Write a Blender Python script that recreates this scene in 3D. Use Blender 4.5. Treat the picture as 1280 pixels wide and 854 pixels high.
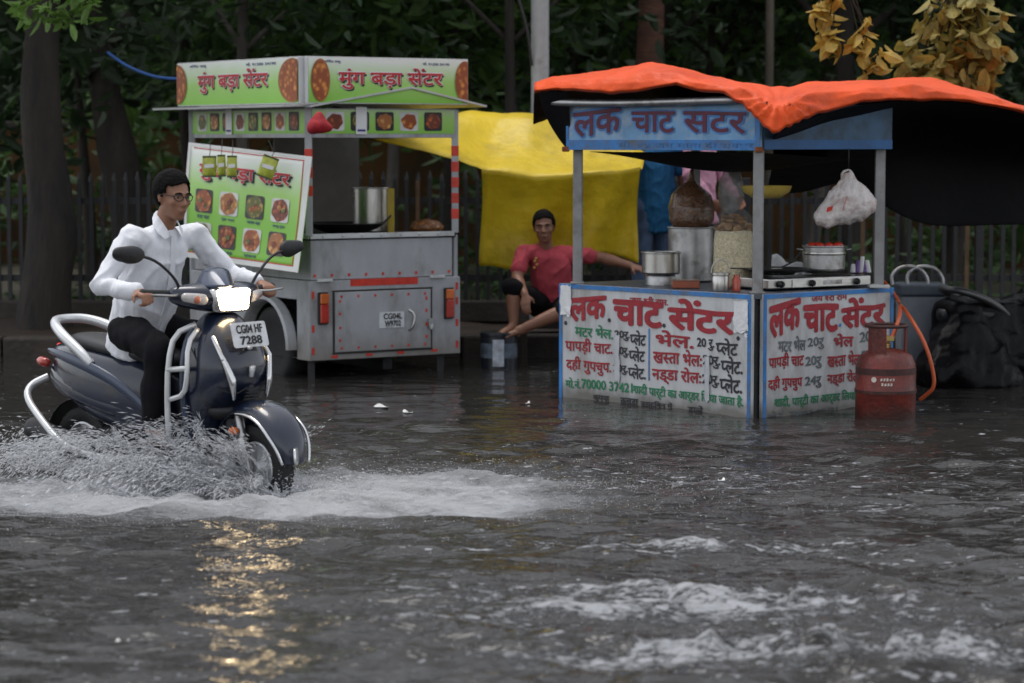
import bpy, bmesh, math, random
import numpy as np
from mathutils import Vector, Matrix, Quaternion

# ------------------------------------------------------------------ camera, sky, sun, exposure
SC = bpy.context.scene
for _o in list(bpy.data.objects):
    bpy.data.objects.remove(_o)
COL = SC.collection
FPX, CX, CY, HZ, CAMZ = 3000.0, 640.0, 427.0, 175.0, 1.7
PITCH = math.atan((CY - HZ) / FPX)
cam_d = bpy.data.cameras.new('camera')
cam = bpy.data.objects.new('camera', cam_d)
COL.objects.link(cam)
cam.location = (0, 0, CAMZ)
cam.rotation_euler = (math.radians(90) - PITCH, 0, 0)
cam_d.sensor_width = 36.0
cam_d.lens = 36.0 * FPX / 1280.0
cam_d.clip_end = 2000
cam_d.dof.use_dof = True
cam_d.dof.focus_distance = 13.2
cam_d.dof.aperture_fstop = 2.5
SC.camera = cam

SUN_EL, SUN_AZ = math.radians(75), math.radians(310)      # azimuth of the light, clockwise from +Y; high, through cloud
world = bpy.data.worlds.new('World')
SC.world = world
world.use_nodes = True
_nt = world.node_tree
_bg = _nt.nodes['Background']
_sky = _nt.nodes.new('ShaderNodeTexSky')
_sky.sky_type = 'NISHITA'
_sky.sun_disc = False
_sky.sun_elevation = SUN_EL
_sky.sun_rotation = SUN_AZ
_sky.air_density = 1.0
_sky.dust_density = 1.5
_hs = _nt.nodes.new('ShaderNodeHueSaturation')
_hs.inputs['Saturation'].default_value = 0.22             # cloud cover takes the blue out of the sky
_nt.links.new(_sky.outputs[0], _hs.inputs['Color'])
_nt.links.new(_hs.outputs[0], _bg.inputs[0])
_bg.inputs[1].default_value = 0.145
sun_d = bpy.data.lights.new('sun', 'SUN')
sun_d.energy = 0.7
sun_d.angle = math.radians(25)
sun_d.color = (1.0, 0.97, 0.93)
sun = bpy.data.objects.new('sun', sun_d)
COL.objects.link(sun)
_dir = Vector((math.sin(SUN_AZ) * math.cos(SUN_EL), math.cos(SUN_AZ) * math.cos(SUN_EL), math.sin(SUN_EL)))
sun.rotation_euler = _dir.to_track_quat('Z', 'Y').to_euler()
SC.view_settings.view_transform = 'Standard'
SC.view_settings.look = 'None'
SC.view_settings.exposure = 0.74
SC.view_settings.gamma = 1.0

# ------------------------------------------------------------------ helpers
R_ = random.Random(7)
NR = np.random.RandomState(11)

def P(px, py, d):
    """A pixel of the photograph at distance d along +Y, as a point of the place."""
    c, s = math.cos(PITCH), math.sin(PITCH)
    a, b = (px - CX) / FPX, (CY - py) / FPX
    ry, rz = c + b * s, -s + b * c
    t = d / ry
    return Vector((a * t, d, CAMZ + rz * t))

def zat(py, d):
    return P(CX, py, d).z

def xat(px, d):
    return P(px, HZ, d).x

_waves = [(NR.normal(size=3), NR.uniform(0, 6.28)) for _ in range(14)]
def noise3(p, scale=1.0, seed=0):
    p = np.asarray(p, float) * scale
    out = np.zeros(len(p))
    for i, (k, ph) in enumerate(_waves):
        out += np.sin(p @ k + ph + seed * 1.7 * (i + 1))
    return out / 4.5

MATS = {}
def mat(name, col, rough=0.5, metal=0.0, var=0.18, scale=6.0, bump=0.0, bscale=40.0, spec=0.5, dirt=None, dirt_amt=0.0,
        coat=0.0, trans=0.0, emit=None, estr=0.0, sub=0.0, alpha=1.0, stretch=None):
    if name in MATS:
        return MATS[name]
    m = bpy.data.materials.new(name)
    m.use_nodes = True
    nt = m.node_tree
    b = nt.nodes['Principled BSDF']
    N, L = nt.nodes.new, nt.links.new
    tc = N('ShaderNodeTexCoord')
    src = tc.outputs['Object']
    if stretch:
        mp = N('ShaderNodeMapping')
        mp.inputs['Scale'].default_value = stretch
        L(src, mp.inputs[0]); src = mp.outputs[0]
    nz = N('ShaderNodeTexNoise')
    nz.inputs['Scale'].default_value = scale
    nz.inputs['Detail'].default_value = 6
    nz.inputs['Roughness'].default_value = 0.62
    L(src, nz.inputs['Vector'])
    rp = N('ShaderNodeValToRGB')
    c = Vector(col[:3])
    lo, hi = c * (1 - var), c * (1 + var)
    rp.color_ramp.elements[0].position, rp.color_ramp.elements[1].position = 0.3, 0.7
    rp.color_ramp.elements[0].color = (*lo, 1)
    rp.color_ramp.elements[1].color = (*[min(1, x) for x in hi], 1)
    L(nz.outputs['Fac'], rp.inputs[0])
    out = rp.outputs[0]
    if dirt:
        n2 = N('ShaderNodeTexNoise')
        n2.inputs['Scale'].default_value = scale * 0.7
        n2.inputs['Detail'].default_value = 9
        n2.inputs['Roughness'].default_value = 0.7
        L(src, n2.inputs['Vector'])
        r2 = N('ShaderNodeValToRGB')
        r2.color_ramp.elements[0].position = 0.62 - 0.3 * dirt_amt
        r2.color_ramp.elements[1].position = 0.80 - 0.2 * dirt_amt
        L(n2.outputs['Fac'], r2.inputs[0])
        mx = N('ShaderNodeMix'); mx.data_type = 'RGBA'
        L(r2.outputs[0], mx.inputs[0]); L(out, mx.inputs[6])
        mx.inputs[7].default_value = (*dirt, 1)
        out = mx.outputs[2]
    L(out, b.inputs['Base Color'])
    mr = N('ShaderNodeMapRange')
    mr.inputs[3].default_value = max(0.02, rough - 0.08)
    mr.inputs[4].default_value = min(1.0, rough + 0.10)
    L(nz.outputs['Fac'], mr.inputs[0]); L(mr.outputs[0], b.inputs['Roughness'])
    b.inputs['Metallic'].default_value = metal
    b.inputs['Specular IOR Level'].default_value = spec
    b.inputs['Coat Weight'].default_value = coat
    b.inputs['Coat Roughness'].default_value = 0.08
    b.inputs['Transmission Weight'].default_value = trans
    b.inputs['Alpha'].default_value = alpha
    if sub:
        b.inputs['Subsurface Weight'].default_value = sub
        b.inputs['Subsurface Radius'].default_value = (0.012, 0.005, 0.003)
    if emit:
        b.inputs['Emission Color'].default_value = (*emit, 1)
        b.inputs['Emission Strength'].default_value = estr
    if bump:
        n3 = N('ShaderNodeTexNoise')
        n3.inputs['Scale'].default_value = bscale
        n3.inputs['Detail'].default_value = 5
        L(src, n3.inputs['Vector'])
        bp = N('ShaderNodeBump')
        bp.inputs['Strength'].default_value = bump
        bp.inputs['Distance'].default_value = 0.02
        L(n3.outputs['Fac'], bp.inputs['Height']); L(bp.outputs[0], b.inputs['Normal'])
    MATS[name] = m
    return m

def stain(m, z0, z1, col, sc=9.0):
    """A wet, muddy tide mark left by the flood between two heights of the object."""
    nt = m.node_tree; N, L = nt.nodes.new, nt.links.new; b = nt.nodes['Principled BSDF']
    src = b.inputs['Base Color'].links[0].from_socket
    tc = N('ShaderNodeTexCoord'); sp = N('ShaderNodeSeparateXYZ'); L(tc.outputs['Object'], sp.inputs[0])
    nz = N('ShaderNodeTexNoise'); nz.inputs['Scale'].default_value = sc; nz.inputs['Detail'].default_value = 6; L(tc.outputs['Object'], nz.inputs['Vector'])
    ad = N('ShaderNodeMath'); ad.operation = 'MULTIPLY_ADD'; ad.inputs[1].default_value = -.12; L(nz.outputs['Fac'], ad.inputs[0]); L(sp.outputs['Z'], ad.inputs[2])
    mr = N('ShaderNodeMapRange'); mr.inputs[1].default_value = z0 - .06; mr.inputs[2].default_value = z1 - .06
    mr.inputs[3].default_value = .85; mr.inputs[4].default_value = 0; L(ad.outputs[0], mr.inputs[0])
    mx = N('ShaderNodeMix'); mx.data_type = 'RGBA'; L(mr.outputs[0], mx.inputs[0]); L(src, mx.inputs[6]); mx.inputs[7].default_value = (*col, 1)
    L(mx.outputs[2], b.inputs['Base Color'])
    return m

ROOT = {}          # object -> matrix of its thing

def basis(x, y, z, o=(0, 0, 0)):
    m = Matrix.Identity(4)
    for i, v in enumerate((x, y, z)):
        for j in range(3):
            m[j][i] = v[j]
    for j in range(3):
        m[j][3] = o[j]
    return m

def along(a, b):
    """Rotation taking +Z to the direction a->b."""
    return (Vector(b) - Vector(a)).normalized().to_track_quat('Z', 'Y').to_matrix()

_SPH = {}
def sphere_pts(n=10, m=7):
    if (n, m) not in _SPH:
        v = [(0, 0, 1), (0, 0, -1)]
        for i in range(1, m):
            t = math.pi * i / m
            for j in range(n):
                a = 2 * math.pi * j / n
                v.append((math.sin(t) * math.cos(a), math.sin(t) * math.sin(a), math.cos(t)))
        _SPH[(n, m)] = np.array(v)
    return _SPH[(n, m)]

class MB:
    def __init__(self, T=None):
        self.v, self.f, self.m, self.T = [], [], [], T

    def add(self, verts, faces, mi=0, M=None):
        k = len(self.v)
        for p in verts:
            p = Vector(p)
            if M is not None:
                p = M @ p
            if self.T is not None:
                p = self.T @ p
            self.v.append(p)
        for f in faces:
            self.f.append([i + k for i in f]); self.m.append(mi)
        return self

    def box(self, c, s, mi=0, R=None):
        x, y, z = s[0] / 2, s[1] / 2, s[2] / 2
        vs = [Vector(q) for q in ((-x,-y,-z),(x,-y,-z),(x,y,-z),(-x,y,-z),(-x,-y,z),(x,-y,z),(x,y,z),(-x,y,z))]
        if R is not None:
            vs = [R @ q for q in vs]
        vs = [q + Vector(c) for q in vs]
        return self.add(vs, [(0,3,2,1),(4,5,6,7),(0,1,5,4),(1,2,6,5),(2,3,7,6),(3,0,4,7)], mi)

    def beam(self, a, b, w, t, mi=0):
        """A square bar from a to b."""
        a, b = Vector(a), Vector(b)
        R = along(a, b)
        return self.box((a + b) / 2, (w, t, (b - a).length), mi, R)

    def hull(self, parts, mi=0, n=12, m=8):
        """Convex hull of ellipsoids (center, radii or radius[, rotation])."""
        bm = bmesh.new()
        for pt in parts:
            c, r = Vector(pt[0]), pt[1]
            if not hasattr(r, '__len__'):
                r = (r, r, r)
            Rm = pt[2] if len(pt) > 2 else None
            for q in sphere_pts(n, m):
                q = Vector((q[0] * r[0], q[1] * r[1], q[2] * r[2]))
                if Rm is not None:
                    q = Rm @ q
                bm.verts.new(c + q)
        bmesh.ops.convex_hull(bm, input=list(bm.verts))
        loose = [v for v in bm.verts if not v.link_faces]
        bmesh.ops.delete(bm, geom=loose, context='VERTS')
        bm.verts.index_update()
        self.add([v.co.copy() for v in bm.verts], [[v.index for v in f.verts] for f in bm.faces], mi)
        bm.free()
        return self

    def cap(self, a, ra, b, rb, mi=0, n=10):
        return self.hull([(a, ra), (b, rb)], mi, n, 7)

    def ball(self, c, r, mi=0, R=None, n=16, m=10):
        if not hasattr(r, '__len__'):
            r = (r, r, r)
        vs = []
        for q in sphere_pts(n, m):
            q = Vector((q[0] * r[0], q[1] * r[1], q[2] * r[2]))
            if R is not None:
                q = R @ q
            vs.append(q + Vector(c))
        fs = []
        def ix(i, j):
            return 2 + (i - 1) * n + j % n
        for j in range(n):
            fs.append((0, ix(1, j), ix(1, j + 1)))
            fs.append((1, ix(m - 1, j + 1), ix(m - 1, j)))
            for i in range(1, m - 1):
                fs.append((ix(i, j), ix(i + 1, j), ix(i + 1, j + 1), ix(i, j + 1)))
        return self.add(vs, fs, mi)

    def rings(self, rings, mi=0, caps=True, closed=False):
        n = len(rings[0])
        vs = [q for r in rings for q in r]
        fs = []
        k = len(rings)
        for i in range(k if closed else k - 1):
            a, b = i * n, ((i + 1) % k) * n
            for j in range(n):
                fs.append((a + j, a + (j + 1) % n, b + (j + 1) % n, b + j))
        if caps and not closed:
            fs.append(tuple(reversed(range(n))))
            fs.append(tuple(range((k - 1) * n, k * n)))
        return self.add(vs, fs, mi)

    def tube(self, pts, r, mi=0, n=8, closed=False, smooth=0):
        pts = [Vector(p) for p in pts]
        for _ in range(smooth):
            q = []
            m_ = len(pts)
            rng = range(m_ if closed else m_ - 1)
            if not closed:
                q.append(pts[0])
            for i in rng:
                a, b = pts[i], pts[(i + 1) % m_]
                q += [a * .75 + b * .25, a * .25 + b * .75]
            if not closed:
                q.append(pts[-1])
            pts = q
        rr = r if hasattr(r, '__len__') else None
        rings = []
        up = None
        k = len(pts)
        for i, p in enumerate(pts):
            if closed:
                t = pts[(i + 1) % k] - pts[i - 1]
            else:
                t = pts[min(k - 1, i + 1)] - pts[max(0, i - 1)]
            t.normalize()
            if up is None:
                up = t.orthogonal().normalized()
            up = (up - t * up.dot(t))
            up = up.normalized() if up.length > 1e-6 else t.orthogonal().normalized()
            s = t.cross(up)
            if rr is None:
                rad = r
            else:
                x = i / max(1, k - 1) * (len(rr) - 1)
                i0 = int(min(len(rr) - 2, x))
                rad = rr[i0] + (rr[i0 + 1] - rr[i0]) * (x - i0)
            rings.append([p + (up * math.cos(2 * math.pi * j / n) + s * math.sin(2 * math.pi * j / n)) * rad for j in range(n)])
        return self.rings(rings, mi, True, closed)

    def lathe(self, prof, c=(0, 0, 0), mi=0, n=28, R=None, caps=True):
        c = Vector(c)
        rings = []
        for r, z in prof:
            ring = []
            for j in range(n):
                a = 2 * math.pi * j / n
                q = Vector((r * math.cos(a), r * math.sin(a), z))
                ring.append(c + (R @ q if R is not None else q))
            rings.append(ring)
        return self.rings(rings, mi, caps)

    def prism(self, outline, t, F, mi=0):
        """Outline in (u, v), thickness t along F's normal; F = 4x4 with columns u, v, n."""
        n = len(outline)
        a = [F @ Vector((p[0], p[1], 0)) for p in outline]
        b = [F @ Vector((p[0], p[1], t)) for p in outline]
        fs = [tuple(reversed(range(n))), tuple(range(n, 2 * n))]
        for j in range(n):
            fs.append((j, (j + 1) % n, n + (j + 1) % n, n + j))
        return self.add(a + b, fs, mi)

    def sheet(self, outline, off, F, mi=0):
        return self.add([F @ Vector((p[0], p[1], off)) for p in outline], [tuple(range(len(outline)))], mi)

    def grid(self, rows, mi=0):
        n, k = len(rows[0]), len(rows)
        vs = [q for r in rows for q in r]
        fs = [(i * n + j, i * n + j + 1, (i + 1) * n + j + 1, (i + 1) * n + j) for i in range(k - 1) for j in range(n - 1)]
        return self.add(vs, fs, mi)

    def build(self, name, mats, parent=None, smooth=False, bevel=0.0, subsurf=0, solid=0.0, recalc=True, angle=None):
        if not isinstance(mats, (list, tuple)):
            mats = [mats]
        M = ROOT.get(parent)
        vs = self.v
        if M is not None:
            I = M.inverted()
            vs = [I @ p for p in vs]
        me = bpy.data.meshes.new(name)
        me.from_pydata([tuple(p) for p in vs], [], self.f)
        for m in mats:
            me.materials.append(m)
        me.polygons.foreach_set('material_index', self.m)
        if recalc:
            bm = bmesh.new(); bm.from_mesh(me)
            bmesh.ops.recalc_face_normals(bm, faces=bm.faces)
            bm.to_mesh(me); bm.free()
        if smooth or angle:
            me.polygons.foreach_set('use_smooth', [True] * len(me.polygons))
        if angle:
            bm = bmesh.new(); bm.from_mesh(me)
            for e in bm.edges:
                if len(e.link_faces) == 2 and e.calc_face_angle(0) > math.radians(angle):
                    e.smooth = False
            bm.to_mesh(me); bm.free()
        me.update()
        o = bpy.data.objects.new(name, me)
        COL.objects.link(o)
        if parent is not None:
            o.parent = parent
            ROOT[o] = ROOT.get(parent, Matrix.Identity(4))
        if solid:
            md = o.modifiers.new('thickness', 'SOLIDIFY'); md.thickness = solid; md.offset = 0
            if len(mats) > 1 and max(self.m) == 0:
                md.material_offset = 1; md.material_offset_rim = 0
        if bevel:
            md = o.modifiers.new('bevel', 'BEVEL'); md.width = bevel; md.segments = 2; md.limit_method = 'ANGLE'
        if subsurf:
            md = o.modifiers.new('subdivision', 'SUBSURF'); md.levels = subsurf; md.render_levels = subsurf
        return o

def tag(o, label, cat, group=None):
    o['label'] = label
    o['category'] = cat
    if group:
        o['group'] = group
    return o

def thing(name, label, cat, loc=(0, 0, 0), rz=0.0, group=None):
    o = bpy.data.objects.new(name, None)
    COL.objects.link(o)
    o.location = loc
    o.rotation_euler = (0, 0, rz)
    o.empty_display_size = 0.1
    ROOT[o] = Matrix.Translation(Vector(loc)) @ Matrix.Rotation(rz, 4, 'Z')
    return tag(o, label, cat, group)

def kind(o, k):
    o['kind'] = k
    return o

def copy_thing(root, loc, rz, label, group=None, swap=None, skip=()):
    def cp(o, par):
        c = o.copy()
        if swap and o.data is not None:
            c.data = o.data.copy()
            for i, m in enumerate(c.data.materials):
                if m and m.name in swap:
                    c.data.materials[i] = swap[m.name]
        COL.objects.link(c)
        c.parent = par
        for ch in o.children:
            if ch.name.split('.')[0] not in skip:
                cp(ch, c)
        return c
    r = cp(root, None)
    r.location = loc
    r.rotation_euler = (0, 0, rz)
    r['label'] = label
    if group:
        r['group'] = group
    return r

def remeshed(mb, voxel, smooth_it=3, disp=None):
    """Voxel union of a builder's shapes -> a new builder holding one continuous surface."""
    me = bpy.data.meshes.new('tmp')
    me.from_pydata([tuple(p) for p in mb.v], [], mb.f)
    bm = bmesh.new(); bm.from_mesh(me); bmesh.ops.recalc_face_normals(bm, faces=bm.faces); bm.to_mesh(me); bm.free()
    o = bpy.data.objects.new('tmp', me)
    COL.objects.link(o)
    md = o.modifiers.new('r', 'REMESH'); md.mode = 'VOXEL'; md.voxel_size = voxel
    if smooth_it:
        ms = o.modifiers.new('s', 'SMOOTH'); ms.iterations = smooth_it; ms.factor = 0.5
    dg = bpy.context.evaluated_depsgraph_get()
    dg.update()
    ev = o.evaluated_get(dg)
    m2 = bpy.data.meshes.new_from_object(ev)
    n = len(m2.vertices)
    co = np.empty(n * 3); m2.vertices.foreach_get('co', co); co = co.reshape(-1, 3)
    if disp is not None:
        no = np.empty(n * 3); m2.vertices.foreach_get('normal', no); no = no.reshape(-1, 3)
        co = co + no * disp(co)[:, None]
    out = MB()
    out.v = [Vector(p) for p in co]
    out.f = [list(p.vertices) for p in m2.polygons]
    out.m = [0] * len(out.f)
    bpy.data.objects.remove(o)
    bpy.data.meshes.remove(me)
    bpy.data.meshes.remove(m2)
    return out

# ------------------------------------------------------------------ lettering
_TX = {}
def glyphs(s, bold=0.02):
    """Flat mesh of a string, Devanagari included. '~' after a letter makes its half form, '^' puts the nasal dot beside the e-sign."""
    key = (s, bold)
    if key in _TX:
        return _TX[key]
    V, F, x0 = [], [], 0.0
    segs = s.split('~')
    for si, seg in enumerate(segs):
        bits = seg.split('^')
        txt = ''.join(bits)
        def raw(t, b):
            c = bpy.data.curves.new('t', 'FONT')
            c.body = t; c.size = 1.0; c.offset = b; c.resolution_u = 3
            o = bpy.data.objects.new('t', c)
            COL.objects.link(o)
            bpy.context.view_layer.update()
            me = bpy.data.meshes.new_from_object(o)
            vs = [(p.co.x, p.co.y) for p in me.vertices]
            fs = [tuple(p.vertices) for p in me.polygons]
            bpy.data.objects.remove(o); bpy.data.curves.remove(c); bpy.data.meshes.remove(me)
            return vs, fs
        vs, fs = raw(txt, bold)
        if not vs:
            continue
        mx = max(p[0] for p in vs)
        if si < len(segs) - 1:
            cut = mx - 0.20
            bm = bmesh.new()
            bv = [bm.verts.new((p[0], p[1], 0)) for p in vs]
            for f in fs:
                try:
                    bm.faces.new([bv[i] for i in f])
                except ValueError:
                    pass
            bmesh.ops.bisect_plane(bm, geom=list(bm.verts) + list(bm.edges) + list(bm.faces), plane_co=(cut, 0, 0), plane_no=(1, 0, 0), clear_outer=True)
            bm.verts.index_update()
            vs = [(v.co.x, v.co.y) for v in bm.verts]
            fs = [tuple(v.index for v in f.verts) for f in bm.faces]
            bm.free()
            adv = cut
        else:
            adv = mx
        k = len(V)
        V += [(p[0] + x0, p[1]) for p in vs]
        F += [tuple(i + k for i in f) for f in fs]
        pre = ''
        for b in bits[:-1]:
            pre += b
            pv, _ = raw(pre, bold)
            xr = max(p[0] for p in pv) + x0 + 0.0
            k = len(V)
            r = 0.06
            V += [(xr + 0.02 + r * math.cos(a * math.pi / 4), 0.83 + r * math.sin(a * math.pi / 4)) for a in range(8)]
            F.append(tuple(range(k, k + 8)))
        x0 += adv - 0.01
    xs = [p[0] for p in V]; ys = [p[1] for p in V]
    _TX[key] = (V, F, min(xs), max(xs), min(ys), max(ys))
    return _TX[key]

_ISL = {}
def islands(s, V, Fc):
    """Each stroke island of a string gets one of three hair-thin layers, so overlapping letters never share a plane."""
    if s not in _ISL:
        par = list(range(len(V)))
        def find(i):
            while par[i] != i:
                par[i] = par[par[i]]; i = par[i]
            return i
        for f in Fc:
            for i in f[1:]:
                par[find(i)] = find(f[0])
        ids = {}
        _ISL[s] = [ids.setdefault(find(i), len(ids)) % 3 for i in range(len(V))]
    return _ISL[s]

def letter(mb, s, F, box, mi, bold=0.02, off=0.003, tilt=0.0, keep=False, jit=0.0):
    """Fit a string into box = (u0, v0, u1, v1) of the frame F; heavy strokes are brushed in several passes."""
    base = 0.0
    V, Fc, a, b, c, d = glyphs(s, base)
    u0, v0, u1, v1 = box
    sx, sy = (u1 - u0) / (b - a), (v1 - v0) / (d - c)
    if keep:
        sx = sy = min(sx, sy)
    ex = bold - base
    shifts = [(0, 0)] if ex < 0.004 else [(ex * math.cos(k * 1.0472 + .4), ex * math.sin(k * 1.0472 + .4)) for k in range(6)] + [(0, 0)]
    par = islands(s, V, Fc)
    for k, (ox, oy) in enumerate(shifts):
        vs = []
        for (x, y), pr in zip(V, par):
            uu = (x - a) * sx
            vv = (y - c) * sy + tilt * uu
            if jit:
                vv += jit * (v1 - v0) * math.sin(uu / (u1 - u0) * 9.0 + len(s))
            vs.append(F @ Vector((u0 + uu + ox * sx, v0 + vv + oy * sy, off + 0.00021 * k + 0.00007 * pr)))
        mb.add(vs, Fc, mi)

def disc(cu, cv, ru, rv, n=18):
    return [(cu + ru * math.cos(2 * math.pi * i / n), cv + rv * math.sin(2 * math.pi * i / n)) for i in range(n)]

def rrect(u0, v0, u1, v1, r, n=4):
    out = []
    for cx, cy, a0 in ((u1 - r, v1 - r, 0), (u0 + r, v1 - r, 90), (u0 + r, v0 + r, 180), (u1 - r, v0 + r, 270)):
        for i in range(n + 1):
            a = math.radians(a0 + 90 * i / n)
            out.append((cx + r * math.cos(a), cy + r * math.sin(a)))
    return out
# ------------------------------------------------------------------ where things stand
WB = 1.24
TH = math.radians(40)                                   # the moving scooter's heading, clockwise from +X towards the camera
FWD = Vector((math.cos(TH), -math.sin(TH), 0))
SIDE = Vector((math.sin(TH), math.cos(TH), 0))          # its left, away from the camera
SCO = Vector((-1.735, 12.02, -0.10))                     # ground point between its wheels
GZ = -0.12

# ------------------------------------------------------------------ ground, road, footpath
m_soil = mat('wet_soil', (0.045, 0.032, 0.022), 0.7, var=0.4, scale=1.5, bump=0.6, bscale=12)
m_road = mat('wet_asphalt', (0.05, 0.047, 0.043), 0.5, var=0.3, scale=3, bump=0.3, bscale=60)
m_path = mat('muddy_paving', (0.034, 0.023, 0.016), 0.45, var=0.45, scale=2.2, bump=0.5, bscale=18)
m_kerb = mat('muddy_kerb_stone', (0.034, 0.025, 0.018), 0.6, var=0.4, scale=3.5, bump=0.5, bscale=25)
g = MB(); g.add([(-400, -300, GZ - .02), (400, -300, GZ - .02), (400, 500, GZ - .02), (-400, 500, GZ - .02)], [(0, 1, 2, 3)])
kind(g.build('ground', m_soil), 'structure')
g = MB(); g.add([(-120, -12, GZ), (120, -12, GZ), (120, 18.75, GZ), (-120, 18.75, GZ)], [(0, 1, 2, 3)])
kind(g.build('road', m_road), 'structure')
g = MB()
rows = []
for y in np.linspace(18.98, 20.9, 14):
    rows.append([Vector((x, y, 0.16 + 0.02 * math.sin(x * 2.1 + y * 3) + 0.015 * math.sin(x * 5.3 - y))) for x in np.linspace(-40, 40, 240)])
g.grid(rows)
kind(g.build('footpath', m_path, smooth=True), 'structure')
g = MB()
x = -40.0
while x < 40:
    w = 0.9
    if -9 < x < 9:
        dz = R_.uniform(-0.015, 0.015)
        g.box((x + w / 2, 18.87 + R_.uniform(-.012, .012), 0.02 + dz), (w - 0.012, 0.24, 0.30))
    x += w
g.box((-25, 18.87, 0.02), (31, 0.24, 0.30)); g.box((25, 18.87, 0.02), (31, 0.24, 0.30))
kind(g.build('kerb', m_kerb, bevel=0.02), 'structure')
rows = []
for y in np.linspace(20.92, 60, 30):
    rows.append([Vector((x, y, 0.12 + 0.05 * math.sin(x * .7 + y * .4) + 0.05 * math.sin(y * 1.3 - x * .3))) for x in np.linspace(-70, 70, 90)])
g = MB(); g.grid(rows)
kind(g.build('park_ground', mat('leaf_litter', (0.045, 0.04, 0.02), 0.8, var=0.5, scale=3, bump=0.6, bscale=15), smooth=True), 'structure')

# ------------------------------------------------------------------ flood water with wake, chop and foam
def axis(lo, hi, f0, f1, fine):
    inner = np.arange(f0, f1 + 1e-6, fine)
    def ext(a, b):
        out, s, p = [], fine, a
        sg = 1 if b > a else -1
        while abs(b - p) > s:
            s *= 1.35; p += sg * s
            if (b - p) * sg <= 0: break
            out.append(p)
        out.append(b)
        return out
    return np.array(ext(f0, lo)[::-1] + list(inner) + ext(f1, hi))

ax = axis(-120, 120, -4.3, 4.3, 0.026)
ay = axis(-12, 18.75, 6.6, 18.74, 0.025)
X, Y = np.meshgrid(ax, ay)
def gauss(cx, cy, rx, ry, rot=0.0):
    c, s = math.cos(rot), math.sin(rot)
    dx, dy = X - cx, Y - cy
    return np.exp(-(((dx * c + dy * s) / rx) ** 2 + ((-dx * s + dy * c) / ry) ** 2))
def wpix(px, py):
    d = FPX * CAMZ / (py - HZ)
    return (px - CX) / FPX * d, d
def patch(px, py, rx, ry, rot=0.0):
    a, b = wpix(px, py)
    return gauss(a, b, rx, ry, rot)
inside = np.clip((8 - np.abs(X)) / 3, 0.15, 1)
fwx, fwy = (SCO + FWD * .62).x, (SCO + FWD * .62).y
wake = gauss(SCO.x - .1, SCO.y - .25, 1.5, 0.8, -0.5)
bow = gauss(fwx + 0.75, fwy + 0.15, 1.1, 0.75, 0.1) + 0.8 * gauss(fwx + 0.3, fwy - .2, .6, .5)
near = np.clip((9.8 - Y) / 1.6, 0, 1) * np.clip((X + 1.0) / 1.6, 0, 1)
edge = np.clip((Y - 13.0) / 3.0, 0, 1)
amp = 0.85 + 0.9 * np.clip(wake + bow, 0, 1.2) + 0.9 * near - 0.66 * edge
Z = np.zeros_like(X)
rr = np.random.RandomState(5)
for i in range(84):
    lam = 0.12 * (6.0 ** rr.rand()) if i < 72 else rr.uniform(.8, 1.7)
    th = rr.normal(1.5, 0.42)                 # crests run mostly across the view
    k = 2 * math.pi / lam
    a = 0.00122 * (lam / 0.25) if i < 72 else 0.0030
    wx = X + 0.09 * np.sin(Y * 1.9 + i) + 0.05 * np.sin(X * 3.1 + 2 * i)
    wy = Y + 0.08 * np.sin(X * 2.3 + 1.7 * i)
    ph = k * (wx * math.cos(th) + wy * math.sin(th)) + rr.rand() * 6.28
    ph = ph + .8 * np.sin(.37 * ph + 1.3 * X + i) + .6 * np.sin(2.6 * Y - 1.9 * X + 2.1 * i)      # short broken crests
    Z += a * (np.sin(ph) - .22 * np.cos(2 * ph))
Z *= amp * inside
def ns(s, seed, sx=1.0):
    p = np.stack([X.ravel() * sx, Y.ravel(), np.zeros(X.size)], 1)
    return noise3(p, s, seed).reshape(X.shape)
Z += (0.007 * ns(26, 8) + .005 * ns(41, 9)) * np.clip(wake + bow + .5 * near, 0, 1)
# wake mounds: the bow wave pushed ahead, the trough beside the wheels, ridges of the near wash
Z += 0.012 * gauss(fwx + 0.35, fwy - .05, .55, .40, .4) * (1 + .9 * ns(11, 3)) + 0.010 * gauss(fwx + 1.0, fwy + .2, .8, .5) * (1 + .7 * ns(7, 4))
Z += 0.016 * gauss(SCO.x - .2, SCO.y - .75, 1.3, .30, -.45) * (1 + .9 * ns(12, 5)) - 0.03 * gauss(SCO.x, SCO.y - .35, .9, .22, -.6)
for (px, py, rx, ry, rot, h) in ((900, 690, 1.0, .13, -.10, .035), (1080, 760, 1.1, .15, -.16, .045), (780, 760, .8, .10, -.12, .030), (1180, 820, 1.0, .16, -.1, .055), (880, 815, .8, .10, -.15, .035),
                                 (480, 790, .45, .07, -.06, .03), (560, 722, .35, .07, -.1, .025), (1110, 620, .7, .10, .05, .018)):
    Z += .55 * h * patch(px, py, rx, ry, rot) * (1 + .8 * ns(12, px % 7) + .7 * ns(27, px % 5))
for k_ in range(34):
    py = R_.uniform(520, 850); px = R_.uniform(-60, 1340)
    Z += R_.uniform(-.006, .011) * patch(px, py, R_.uniform(.2, .6), R_.uniform(.04, .10), R_.uniform(-.25, .25))
foam = (0.66 * np.clip(bow, 0, 1) + 0.66 * gauss(SCO.x - .05, SCO.y - .65, 1.5, .62, -.42) + 0.55 * gauss(-2.45, 11.3, .9, .6)
        + 0.45 * patch(420, 640, .9, .35) + .35 * patch(560, 620, .9, .55) + .25 * patch(680, 640, .5, .4))
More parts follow.
